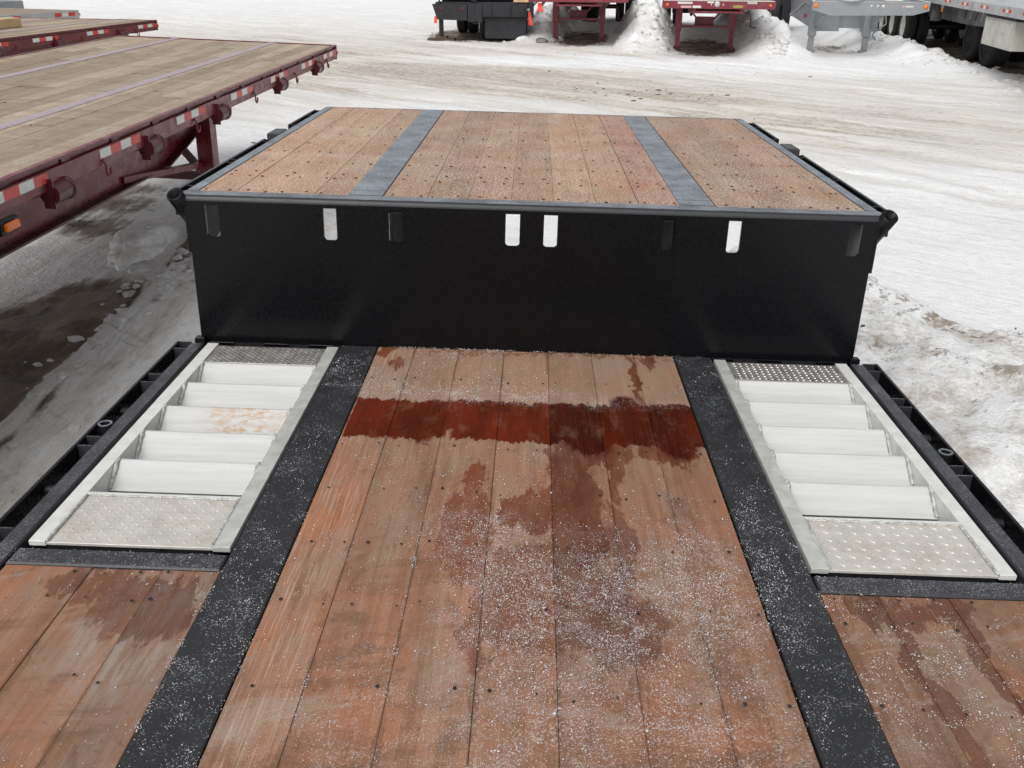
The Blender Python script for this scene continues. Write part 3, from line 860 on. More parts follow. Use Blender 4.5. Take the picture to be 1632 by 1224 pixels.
# rub rails with stake pockets and spools
def pocket_ring(x0, x1, y, z0, z1):
    return MB().box(x0, x1, y - 0.003, y + 0.003, z0, z1)
for sx in (-1, 1):
    rr = MB().rbox(*sorted((sx * 1.290, sx * 1.302)), Y0, -0.012, -0.10, 0.0, 0.002).build('rub_rail', M['black'], tr)
    for y in (-0.012 - 0.004, -0.082, -0.325, -0.392, -0.800, -0.858, -1.300, -1.360, -1.85, -1.91, -2.5, -2.56):
        pocket_ring(*sorted((sx * 1.2455, sx * 1.2885)), y, -0.095, -0.001).build('stake_pocket', M['rail'], rr)
    for y in (-0.72, -1.62):
        MB().tube((sx * 1.267, y, -0.09), (sx * 1.267, y, -0.002), 0.0200, 20, 0.0200, 0.0150).build('pipe_spool', M['beam_black'], rr)
        MB().tube((sx * 1.267, y, -0.0018), (sx * 1.267, y, 0.004), 0.0208, 24, 0.0208, 0.0150).build('spool_lip', M['rail_frost'], rr)
    for y in (-0.56, -1.06):
        MB().tube((sx * 1.2455, y, -0.035), (sx * 1.288, y, -0.035), 0.014, 12).build('spool_pin', M['black_dull'], rr)
    for ya, yb in ((0.11, 1.32), (1.80, 2.42)):
        rr = MB().rbox(*sorted((sx * 1.284, sx * 1.296)), ya, yb, HU - 0.10, HU - 0.010, 0.002).build('rub_rail', M['black'], tr)
        for y in ([0.125, 0.215, 0.70, 0.76, 1.255, 1.31] if ya < 1 else [1.81, 2.17, 2.23, 2.41]):
            pocket_ring(*sorted((sx * 1.2372, sx * 1.2832)), y, HU - 0.10, HU - 0.013).build('stake_pocket', M['black'], rr)
    MB().rbox(*sorted((sx * 1.2375, sx * 1.300)), 1.40, 1.56, HU - 0.08, HU + 0.004, 0.006).build('tie_down_box', M['rail'], tr)
    MB().tube((sx * 1.237, 1.70, HU - 0.05), (sx * 1.29, 1.70, HU - 0.05), 0.02, 10).build('chain_hook', M['screw'], tr)

# running gear and frame below
for sx in (-1, 1):
    # upper beams taper towards the front
    x = sx * 0.512
    MB().prism([(0.013, 0.50), (2.46, 0.50), (2.46, 0.36), (0.9, 0.20), (0.013, 0.10)], 'x', x - 0.006, x + 0.006).build('main_beam', M['beam_black'], tr)
    MB().box(x - 0.06, x + 0.06, 0.014, 2.46, 0.5002, 0.507).build('beam_flange', M['black_dull'], tr)
    MB().prism([(-3.7, -0.105), (0.0, -0.105), (0.0, -0.36), (-3.7, -0.36)], 'x', x - 0.008, x + 0.008).build('main_beam', M['black_dull'], tr)
    MB().prism([(0.013, 0.52), (0.52, 0.50), (0.30, 0.39), (0.013, 0.33)], 'x', *sorted((sx * 1.168, sx * 1.176))).build('side_gusset', M['dirty_grey'], tr)
    MB().rbox(*sorted((sx * 0.44 - 0.05, sx * 0.44 + 0.05)), 0.15, 0.25, -0.75, 0.10, 0.005).build('landing_leg', M['black_dull'], tr)
    MB().rbox(*sorted((sx * 0.44 - 0.12, sx * 0.44 + 0.12)), 0.08, 0.32, -1.06, -1.03, 0.005).build('foot_plate', M['black_dull'], tr)
    MB().rbox(*sorted((sx * 0.44 - 0.04, sx * 0.44 + 0.04)), 0.16, 0.24, -1.03, -0.75, 0.005).build('landing_leg', M['black_dull'], tr)
    # black sheet added under each ramp so the gaps stay dark
    MB().box(*sorted((sx * 0.692, sx * 1.188)), -1.38, -0.016, -0.150, -0.142).build('ramp_dark_sheet', M['black_dull'], tr)
for y in (0.62, 1.08, 1.54, 2.0, 2.38):
    MB().box(-1.185, 1.185, y - 0.03, y + 0.03, HU - 0.10, HU - 0.044).build('cross_member', M['black_dull'], tr)
for y in np.arange(-3.6, -0.1, 0.42):
    MB().box(-0.685, 0.685, y - 0.03, y + 0.03, -0.10, -0.046).build('cross_member', M['black_dull'], tr)
MB().box(-1.19, 1.19, Y0 + 0.01, -1.46, -0.112, -0.104).build('belly_plate', M['black_dull'], tr)

def wheel(parent, c, rad=0.5, w=0.26, rim=None, name='wheel'):
    rim = rim or M['rim_grey']
    o = MB()
    h = w / 2
    o.lathe([(-h, rad * 0.60), (-h, rad * 0.86), (-h * 0.85, rad * 0.96), (-h * 0.6, rad), (h * 0.6, rad), (h * 0.85, rad * 0.96), (h, rad * 0.86), (h, rad * 0.60), (-h, rad * 0.60)], c, 'x', 32)
    for k in range(5):  # tread ribs
        t = -h * 0.55 + k * h * 0.275
        o.lathe([(t - 0.012, rad), (t - 0.012, rad + 0.008), (t + 0.012, rad + 0.008), (t + 0.012, rad)], c, 'x', 32)
    o = o.build(name, M['rubber'], parent)
    q = MB().lathe([(-h * 0.9, rad * 0.61), (-h * 0.75, rad * 0.50), (-h * 0.2, rad * 0.40), (-h * 0.2, rad * 0.24), (-h * 0.55, rad * 0.20), (-h * 0.55, 0.001)], c, 'x', 28)
    q.lathe([(h * 0.9, rad * 0.61), (h * 0.75, rad * 0.50), (h * 0.2, rad * 0.40), (h * 0.2, rad * 0.24), (h * 0.55, rad * 0.20), (h * 0.55, 0.001)], c, 'x', 28)
    q.build('rim', rim, o)
    return o
for sx in (-1, 1):
    wheel(tr, (sx * 0.95, -2.9, -0.60), 0.41, 0.24)

# ramps: weathered aluminium, five tilted rungs, tread plate at both ends
def tread_plate(x0, x1, y0, y1, z, pitch, size, mat, ramp, hgt):
    m = MB()
    m.rbox(x0, x1, y0, y1, z - 0.008, z, 0.001)
    k = 0
    yy = y0 + pitch * 0.6
    while yy < y1 - pitch * 0.4:
        xx = x0 + pitch * (0.55 if k % 2 else 1.05)
        j = 0
        while xx < x1 - pitch * 0.4:
            a = R(48) if k % 2 else R(-42)
            if size < 0:
                a = R(-40)
            s_ = abs(size)
            c, sn = math.cos(a), math.sin(a)
            L, B = s_, s_ * 0.34
            f = lambda u, v: (xx + u * c - v * sn, yy + u * sn + v * c)
            p = [f(-L, 0), f(0, -B), f(L, 0), f(0, B), f(-L * 0.35, 0), f(L * 0.35, 0)]
            vs = [(q[0], q[1], z - 0.0005) for q in p[:4]] + [(q[0], q[1], z + hgt) for q in p[4:]]
            m.add(vs, [(0, 1, 5, 4), (1, 2, 5), (2, 3, 4, 5), (3, 0, 4)], False)
            xx += pitch; j += 1
        yy += pitch * 0.5; k += 1
    return m.build('tread_plate', mat, ramp)

def ramp(sx):
    rp = MB()
    # frame: the two long bars are one welded frame; inner one greyer
    outer = sorted((sx * 1.1365, sx * 1.176)); inner = sorted((sx * 0.692, sx * 0.7335))
    rp = bpy.data.objects.new('ramp', None); C.objects.link(rp); rp.parent = tr
    zt = 0.006
    for pair, mm in ((outer, 'alu'), (inner, 'alu_bar')):
        MB().prism([(-1.362, zt - 0.001), (-1.360, zt), (-0.038, zt), (-0.036, zt - 0.002), (-0.036, -0.085), (-1.12, -0.085), (-1.362, -0.007)], 'x', *pair).build('ramp_bar', M[mm], rp)
    xi, xo = sorted((sx * 0.7345, sx * 1.1355))
    for i, y in enumerate((-0.226, -0.402, -0.588, -0.765, -0.945)):
        # bent plate: rounded top edge, face sloping towards the camera, back leg hanging down
        tilt = 0.082 + rnd.uniform(-0.004, 0.004); dz = -0.056 + rnd.uniform(-0.003, 0.003)
        th = 0.006
        z = zt - 0.002
        prof = [(y + 0.012, z - 0.006), (y + 0.008, z - 0.001), (y + 0.003, z), (y - 0.002, z - 0.0008), (y - tilt, z + dz),
                (y - tilt + 0.004, z + dz - th), (y - 0.004, z - 0.012), (y + 0.004, z - 0.014), (y + 0.022, z - 0.066), (y + 0.028, z - 0.064)]
        MB().prism(prof, 'x', xi, xo).build('rung', M['rung_stain' if (i == 2 and sx < 0) else 'rung'], rp)
        # weld beads where the rung meets the bars
        for xx, d in ((xi + 0.003, 1), (xo - 0.003, -1)):
            b = MB()
            pts = [Vector((xx, y + 0.006, z + 0.001)), Vector((xx, y - 0.013, z - 0.002)), Vector((xx, y - tilt + 0.004, z + dz + 0.004))]
            for p0, p1 in zip(pts[:-1], pts[1:]):
                L = (p1 - p0).length; n = max(2, int(L / 0.006))
                for k in range(n):
                    cc = p0.lerp(p1, (k + 0.5) / n)
                    rr = rnd.uniform(0.0055, 0.0080)
                    b.lathe([(-rr, 0.0005), (-rr * 0.6, rr * 0.8), (0, rr), (rr * 0.6, rr * 0.8), (rr, 0.0005)], cc, 'y', 6)
            b.build('weld_bead', M['weld'], rp)
    tread_plate(xi, xo, -1.360, -1.140, zt - 0.004, 0.036, 0.0100, M['tread_clean'], rp, 0.0032)
    MB().prism([(-1.1395, zt - 0.005), (-1.1395, zt - 0.001), (-1.134, zt + 0.001), (-1.126, zt), (-1.121, zt - 0.006), (-1.121, zt - 0.05), (-1.127, zt - 0.05), (-1.127, zt - 0.008)], 'x', xi, xo).build('plate_lip', M['alu'], rp)
    tread_plate(xi, xo, -0.210, -0.050, zt - 0.004, 0.022, 0.0095, M['tread_dark'], rp, 0.0026)
    for xx in (xi + 0.002, xo - 0.002):
        b = MB(); n = 30
        for k in range(n):
            cc = (xx, -1.358 + 0.218 * (k + 0.5) / n, zt - 0.001)
            rr = rnd.uniform(0.0050, 0.0068)
            b.lathe([(-rr, 0.0005), (-rr * 0.6, rr * 0.7), (0, rr * 0.8), (rr * 0.6, rr * 0.7), (rr, 0.0005)], cc, 'y', 6)
        b.build('weld_bead', M['weld'], rp)
    b = MB(); n = 56
    for k in range(n):
        rr = rnd.uniform(0.0045, 0.0065)
        b.lathe([(-rr, 0.0005), (0, rr * 0.8), (rr, 0.0005)], (xi + (xo - xi) * (k + 0.5) / n, -1.140, zt - 0.002), 'x', 6)
    b.build('weld_bead', M['weld'], rp)
    MB().box(*sorted((sx * 0.7345, sx * 1.1355)), -1.357, -1.15, -0.045, -0.0068).build('plate_light_block', M['black_dull'], rp)  # black box added to hide lit bar faces under the plate
    MB().box(*sorted((sx * 0.736, sx * 1.134)), -1.15, -0.05, -0.0845, -0.080).build('ramp_light_block', M['black_dull'], rp)  # black sheet added behind the rungs to darken their gaps
    return rp
for sx in (-1, 1):
    ramp(sx)

# deck screws, too small to pick apart: one part
m = MB()
def screws(xs, rows, z, big):
    for a, b in zip(xs[:-1], xs[1:]):
        for y in rows:
            for fx in (0.2, 0.8):
                if rnd.random() < 0.12:
                    continue
                x = a + (b - a) * fx + rnd.uniform(-0.014, 0.014); yy = y + rnd.uniform(-0.014, 0.014)
                rr = rnd.uniform(0.0042, 0.0064) if z > 0.1 else rnd.uniform(0.0024, 0.0046)
                m.add([(x + rr * math.cos(t), yy + rr * (1.7 if z > 0.1 else 1.25) * math.sin(t), z + 0.0022) for t in [math.tau * k / 8 for k in range(8)]] + [(x, yy, z + 0.003)],
                      [(k, (k + 1) % 8, 8) for k in range(8)])
rows_l = [-0.30, -0.53, -0.79, -1.05, -1.305, -1.545, -1.82, -2.1, -2.4, -2.7, -3.0, -3.3]
screws(center, rows_l, 0, 1)
for xs in ([-1.186, -0.984, -0.822, -0.688], [0.690, 0.821, 0.982, 1.186]):
    screws(xs, [-1.475, -1.56, -1.82, -2.1, -2.4, -2.7, -3.0], 0, 1)
rows_u = [0.095, 0.37, 0.455, 0.68, 0.93, 1.18, 1.43, 1.70, 1.97, 2.24, 2.43]
screws(up_c, rows_u, HU, 1)
for xs in ([-1.187, -1.060, -0.915, -0.776, -0.653], [0.662, 0.825, 0.985, 1.125, 1.187]):
    screws(xs, rows_u, HU, 1)
m.build('screws', M['screw'], tr, kind='stuff')

# dry snow pellets lying on the lower deck
def pellets():
    n = 2600000
    x = nr.uniform(-1.20, 1.20, n); y = nr.uniform(-2.45, 0.0, n)
    big = fbm(x * 3.2, y * 2.2, 4, 71); mid = fbm(x * 17, y * 17, 3, 73); tiny = fbm(x * 55, y * 55, 2, 75)
    def e(cx, cy, rx, ry):
        return np.exp(-(((x - cx) / rx) ** 2 + ((y - cy) / ry) ** 2))
    strip = (np.abs(x) > 0.552) & (np.abs(x) < 0.685)
    d = np.full(n, 0.05)
    d += 0.16 * sstep(-0.05, 0.40, x) * sstep(-1.1, -1.6, y)
    d += 0.55 * e(0.24, -1.52, 0.14, 0.20) + 0.45 * e(0.05, -1.55, 0.18, 0.15) + 0.40 * e(0.42, -1.42, 0.10, 0.22) + 0.30 * e(0.1, -1.9, 0.3, 0.25)
    d += 0.40 * e(-0.12, -1.24, 0.09, 0.12) + 0.30 * e(-0.05, -1.42, 0.07, 0.16) + 0.20 * e(0.85, -1.7, 0.3, 0.4)
    d += 0.08 * sstep(-0.52, -0.42, y) * (np.abs(x) < 0.55) + 0.25 * e(-0.1, -0.42, 0.5, 0.05)
    d -= 0.10 * sstep(-0.78, -0.72, y) * sstep(-0.44, -0.5, y)
    d = np.where(strip, 0.30 - 0.22 * sstep(-0.74, -0.70, y) * sstep(-0.36, -0.42, y) - 0.10 * sstep(-1.2, -0.9, y), d)
    d += 1.0 * ((np.abs(y + 0.004) < 0.006) & (np.abs(x) < 0.5))
    for s_, w, k, ya, yb in ((-0.247, 0.006, 0.7, -2.5, -1.0), (-0.41, 0.005, 0.5, -2.4, -1.2), (0.242, 0.006, 0.7, -2.3, -1.2), (-0.080, 0.004, 0.35, -2.4, -1.6), (0.399, 0.005, 0.3, -2.4, -0.9), (-0.549, 0.006, 0.35, -2.3, -1.1), (-0.688, 0.007, 0.6, -2.3, -1.45), (0.688, 0.006, 0.3, -2.3, -1.45)):
        seam = s_ + 0.002 * np.sin(y * 23)
        d += 3.0 * k * (np.abs(x - seam) < w) * (y > ya) * (y < yb) * sstep(-0.1, 0.2, fbm(x * 0 + s_ * 50, y * 6, 3, 81))
    rampz = (np.abs(x) > 0.687) & (y > -1.385)
    bar = (np.abs(x) > 0.69) & (y > -1.447) & (y < -1.384)
    d = np.where(rampz, 0.0, d)
    d = np.where(bar, 0.22, d)
    p = d * np.clip(0.40 + 4.0 * big + 3.6 * mid + 2.6 * tiny, 0.02, 4.0)
    keep = nr.random(n) < np.clip(p, 0, 1) * 0.17
    x, y = x[keep], y[keep]; n = len(x)
    s_ = nr.gamma(1.6, 0.00025, n) + 0.00040
    s_ = np.clip(s_, 0.0005, 0.0032)
    ang = nr.uniform(0, math.tau, n)
    base = np.stack([np.stack([np.cos(ang + k * math.tau / 4) * s_ * nr.uniform(0.7, 1.3, n), np.sin(ang + k * math.tau / 4) * s_ * nr.uniform(0.7, 1.3, n), np.zeros(n)], -1) for k in range(4)], 1)
    top = np.stack([nr.uniform(-0.3, 0.3, n) * s_, nr.uniform(-0.3, 0.3, n) * s_, s_ * nr.uniform(0.8, 1.5, n)], -1)[:, None, :]
    v = np.concatenate([base, top], 1)
    v[:, :, 0] += x[:, None]; v[:, :, 1] += y[:, None]
    v[:, :, 2] += 0.0016
    f = np.array([(0, 1, 4), (1, 2, 4), (2, 3, 4), (3, 0, 4)])
    F = (np.arange(n)[:, None, None] * 5 + f[None]).reshape(-1, 3)
    o = array_mesh('snow_pellets', v.reshape(-1, 3), F, M['grain'])
    o.location = T_LOC; o.rotation_euler = T_ROT
    o['kind'] = 'stuff'
    o['label'] = 'dry white snow pellets scattered over the plank deck'
pellets()

# ------------------------------------------------------------------ maroon flatbed alongside (left)
def tape_group(root, x, y0, z0, z1, seq, L=0.14, out=1, mats=('tape_white', 'tape_red')):
    """segments run forward (+y) from y0"""
    for k, ch in enumerate(seq):
        if ch == '-':
            continue
        mm = M['tape_white'] if ch == 'w' else M['tape_red']
        a, b = sorted((x, x + out * 0.003))
        MB().box(a, b, y0 + k * L, y0 + (k + 1) * L - 0.002, z0, z1).build('reflective_tape', mm, root)

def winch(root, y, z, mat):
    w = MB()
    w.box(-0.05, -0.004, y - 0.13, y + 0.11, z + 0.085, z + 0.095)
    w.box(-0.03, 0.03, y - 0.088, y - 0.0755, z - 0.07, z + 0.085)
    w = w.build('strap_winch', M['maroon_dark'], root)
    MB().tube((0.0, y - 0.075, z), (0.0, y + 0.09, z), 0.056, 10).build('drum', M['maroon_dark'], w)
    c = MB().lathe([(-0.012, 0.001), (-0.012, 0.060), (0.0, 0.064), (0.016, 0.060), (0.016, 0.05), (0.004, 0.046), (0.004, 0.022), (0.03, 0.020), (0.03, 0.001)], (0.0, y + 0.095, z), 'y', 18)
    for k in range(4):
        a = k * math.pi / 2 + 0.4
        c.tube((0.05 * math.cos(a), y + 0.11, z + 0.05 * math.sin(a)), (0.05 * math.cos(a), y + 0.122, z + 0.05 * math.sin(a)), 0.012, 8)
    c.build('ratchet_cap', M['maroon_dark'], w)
    return w

def hook(root, y, z, mat):
    pts = [(0.0, y, z + 0.06), (0.02, y, z + 0.02)]
    for k in range(7):
        a = math.pi * (1.0 + k / 6 * 1.15)
        pts.append((0.02 + 0.0, y + 0.028 + 0.028 * math.cos(a), z - 0.02 + 0.028 * math.sin(a)))
    h = MB().path(pts, 0.007, 8)
    h.box(-0.02, 0.004, y - 0.03, y + 0.03, z + 0.045, z + 0.062)
    return h.build('rope_hook', mat, root)

def flatbed_left(root, length, tapes, winches, hooks, wood_rows=17, detail=True, width=2.577, strips=(0.73, 1.877), beam=True):
    # boards
    inn = 0.035
    bw = (width - 2 * inn) / wood_rows
    for i in range(wood_rows):
        x1 = -inn - i * bw; x0 = x1 - bw
        y = -0.06
        seg = rnd.uniform(0.7, 2.4)
        while y > -length:
            y2 = max(-length, y - seg)
            dz = rnd.uniform(-0.002, 0.001)
            prof = [(x0 + 0.0008, -0.035), (x1 - 0.0008, -0.035), (x1 - 0.0008, -0.002 + dz), (x1 - 0.003, dz), (x0 + 0.003, dz), (x0 + 0.0008, -0.002 + dz)]
            MB().prism(prof, 'y', y2 + 0.022, y - 0.022).build('board', M['old_board'], root)
            y = y2; seg = rnd.uniform(2.0, 3.4)
    for s_ in strips:
        MB().rbox(-s_ - 0.045, -s_ + 0.045, -length, -0.06, -0.03, 0.005, 0.002).build('nail_strip', M['nail_strip'], root)
    for sx in (0, 1):
        fx = (lambda x: x) if sx == 0 else (lambda x: -width - x)
        sr = MB()
        sr.box(*sorted((fx(-0.034), fx(0.0))), -length, -0.0035, -0.010, 0.003)
        sr.box(*sorted((fx(-0.034), fx(-0.022))), -length, -0.0035, -0.16, -0.0105)
        sr.build('side_rail', M['maroon'], root)
        MB().rbox(*sorted((fx(-0.012), fx(0.002))), -length, -0.0035, -0.142, -0.040, 0.002).build('rub_rail', M['maroon'], root)
        if detail:
            y = -0.35
            while y > -length:
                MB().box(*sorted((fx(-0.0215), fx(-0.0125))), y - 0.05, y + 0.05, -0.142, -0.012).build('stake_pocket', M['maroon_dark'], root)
                y -= 0.61
    MB().box(-width, 0.003, -0.003, 0.035, -0.158, 0.001).build('front_rail', M['maroon'], root)
    for s0, seq in tapes:
        tape_group(root, 0.0025, -s0, -0.098, -0.046, seq)
    for s_, z in winches:
        winch(root, -s_, z, M['maroon'])
    for s_, z in hooks:
        hook(root, -s_, z, M['maroon'])
    if beam:
        for x in (-0.75, -1.83):
            pr = [(-0.02, -0.17), (-length, -0.17), (-length, -0.70), (-3.5, -0.70), (-2.4, -0.47), (-0.02, -0.33)]
            mbm = MB().prism(pr, 'x', x - 0.006, x + 0.006).build('main_beam', M['maroon'], root)
            fl = MB()
            pts = [(-0.02, -0.33), (-2.4, -0.47), (-3.5, -0.70), (-length, -0.70)]
            for (a, za), (b, zb) in zip(pts[:-1], pts[1:]):
                fl.bar((x, a, za - 0.008), (x, b, zb - 0.008), 0.16, 0.015)
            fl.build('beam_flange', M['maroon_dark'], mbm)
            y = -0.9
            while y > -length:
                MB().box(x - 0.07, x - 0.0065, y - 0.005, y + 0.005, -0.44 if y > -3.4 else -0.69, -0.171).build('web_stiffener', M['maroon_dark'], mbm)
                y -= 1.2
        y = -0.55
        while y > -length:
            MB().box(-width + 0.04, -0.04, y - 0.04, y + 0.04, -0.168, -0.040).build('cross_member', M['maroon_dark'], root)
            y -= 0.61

F1_LOC = (-2.23897283, 11.50898723, 1.39109402); F1_ROT = (0.000266, 0.033690764, -0.039150437)
f1 = thing('flatbed_trailer', 'long maroon flatbed trailer with weathered board deck and strap winches along its near side', 'trailer', F1_LOC, F1_ROT)
flatbed_left(f1, 11.0, [(0.62, 'wrwr'), (1.57, 'wrwr'), (2.66, 'wrwr'), (3.77, 'wrwr'), (4.92, 'wrwr'), (6.09, 'wrwr'), (7.25, 'wrwr'), (8.4, 'wrwr')],
             [(0.95, -0.150), (2.38, -0.150), (4.05, -0.155), (5.38, -0.16), (6.62, -0.165), (7.85, -0.165)],
             [(0.52, -0.15), (1.85, -0.15), (3.19, -0.15), (4.60, -0.155), (6.07, -0.155), (7.3, -0.155)])
for x in (-0.55, -2.03):
    l = MB().rbox(x - 0.07, x + 0.07, -3.00, -2.85, -0.95, -0.17, 0.006).build('landing_leg', M['maroon'], f1)
    MB().rbox(x - 0.055, x + 0.055, -2.98, -2.87, -1.34, -0.951, 0.004).build('inner_leg', M['maroon_dark'], l)
    MB().rbox(x - 0.14, x + 0.14, -3.05, -2.80, -1.37, -1.341, 0.004).build('foot', M['maroon_dark'], l)
MB().bar((-0.62, -2.92, -0.92), (-1.96, -2.92, -0.92), 0.07, 0.07).build('cross_brace', M['maroon_dark'], f1)
MB().bar((-0.64, -2.92, -0.86), (-1.05, -2.92, -0.36), 0.06, 0.05, (0, 1, 0)).build('diagonal_brace', M['maroon_dark'], f1)
MB().bar((-1.94, -2.92, -0.86), (-1.53, -2.92, -0.36), 0.06, 0.05, (0, 1, 0)).build('diagonal_brace', M['maroon_dark'], f1)
MB().bar((-0.60, -3.01, -0.80), (-0.75, -4.3, -0.66), 0.06, 0.05).build('diagonal_brace', M['maroon'], f1)
ml = MB().rbox(-0.02, 0.010, -7.19, -7.03, -0.255, -0.175, 0.012).build('marker_light', M['black_dull'], f1)
MB().rbox(0.0105, 0.028, -7.165, -7.055, -0.238, -0.192, 0.008).build('lens', M['amber'], ml)
MB().rbox(-0.02, 0.012, 0.0355, 0.055, -0.11, -0.07, 0.004).build('corner_lens', M['amber'], f1)
# tandem wheels far back, where it rests
for x in (-0.35, -2.23):
    for y in (-9.2, -10.4):
        wheel(f1, (x, y, -0.90), 0.48, 0.5)

# second maroon flatbed further left
az2 = math.atan2(-6.209 + 6.906, 16.551 - 12.842)
f2 = thing('flatbed_trailer', 'maroon flatbed trailer at the upper left, parked behind the longer board-decked one', 'trailer', (-6.209, 16.551, 1.33), (0, 0, -az2))
flatbed_left(f2, 9.0, [(0.55, 'wrwr'), (1.92, 'wrwr'), (3.15, 'wrwr'), (4.2, 'wrwr')],
             [(1.05, -0.15), (2.62, -0.15), (3.9, -0.15)], [(0.62, -0.15), (2.05, -0.15), (3.5, -0.15)], detail=False)
for x in (-0.55, -2.03):
    l = MB().rbox(x - 0.07, x + 0.07, -3.9, -3.75, -0.9, -0.17, 0.006).build('landing_leg', M['maroon'], f2)
    MB().rbox(x - 0.14, x + 0.14, -3.95, -3.70, -1.34, -0.901, 0.004).build('foot', M['maroon_dark'], l)
MB().rbox(-0.02, 0.012, 0.0355, 0.055, -0.11, -0.07, 0.004).build('corner_lens', M['amber'], f2)
for x in (-0.35, -2.23):
    wheel(f2, (x, -8.0, -0.83), 0.5, 0.5)

# tan timber block resting on it
tb = MB().rbox(-0.16, 0.16, -0.30, 0.30, 0.0, 0.13, 0.006).build('timber_block', M['timber'])
tb.location = (-7.85, 14.62, 1.333); tb.rotation_euler = (0, 0, -0.25)
tag(tb, 'tan timber block lying on the far left maroon flatbed', 'timber block')

# silver flatbed behind those
az3 = math.atan2(-8.70 + 9.308, 19.256 - 17.475)
f3 = thing('flatbed_trailer', 'pale silver flatbed trailer with red and white tape at the far upper left', 'trailer', (-8.70, 19.256, 1.33), (0, 0, -az3))
MB().rbox(-2.5, -0.03, -8.0, -0.03, -0.05, 0.0, 0.004).build('deck', M['old_board'], f3)
MB().rbox(-0.028, 0.0, -8.0, 0.0, -0.17, 0.004, 0.004).build('side_rail', M['silver'], f3)
MB().rbox(-2.53, -2.502, -8.0, 0.0, -0.17, 0.004, 0.004).build('side_rail', M['silver'], f3)
MB().rbox(-2.50, -0.03, -0.028, 0.0, -0.17, -0.001, 0.004).build('front_rail', M['silver'], f3)
tape_group(f3, 0.0005, -0.62, -0.095, -0.03, 'rwr', 0.17)
tape_group(f3, 0.0005, -1.95, -0.095, -0.03, 'rwr', 0.17)
tape_group(f3, 0.0005, -3.3, -0.095, -0.03, 'rwr', 0.17)
MB().rbox(-0.03, 0.01, 0.0005, 0.02, -0.10, -0.05, 0.004).build('corner_lens', M['amber'], f3)
for x in (-0.6, -1.9):
    MB().rbox(x - 0.07, x + 0.07, -3.2, -3.05, -1.36, -0.17, 0.006).build('landing_leg', M['silver'], f3)
    MB().prism([(-0.05, -0.171), (-8, -0.171), (-8, -0.6), (-3, -0.6), (-0.05, -0.35)], 'x', x - 0.19, x - 0.17).build('main_beam', M['silver'], f3)
for x in (-0.3, -2.2):
    wheel(f3, (x, -7.4, -0.83), 0.5, 0.5)

# dark trailer end just showing in the corner
f4 = thing('dark_trailer', 'dark green grey trailer deck just showing in the top left corner', 'trailer', (-11.6, 22.9, 1.33), (0, 0, -0.45))
MB().rbox(-2.5, 0.0, -6.0, 0.0, -0.22, 0.0, 0.01).build('deck', M['grey_paint'], f4)
MB().rbox(-2.5, 0.012, -6.0, 0.0, -0.36, -0.221, 0.005).build('side_rail', M['dirty_grey'], f4)
for x in (-0.5, -1.9):
    for y in (-1.2, -5.0):
        wheel(f4, (x, y, -0.83), 0.5, 0.4)

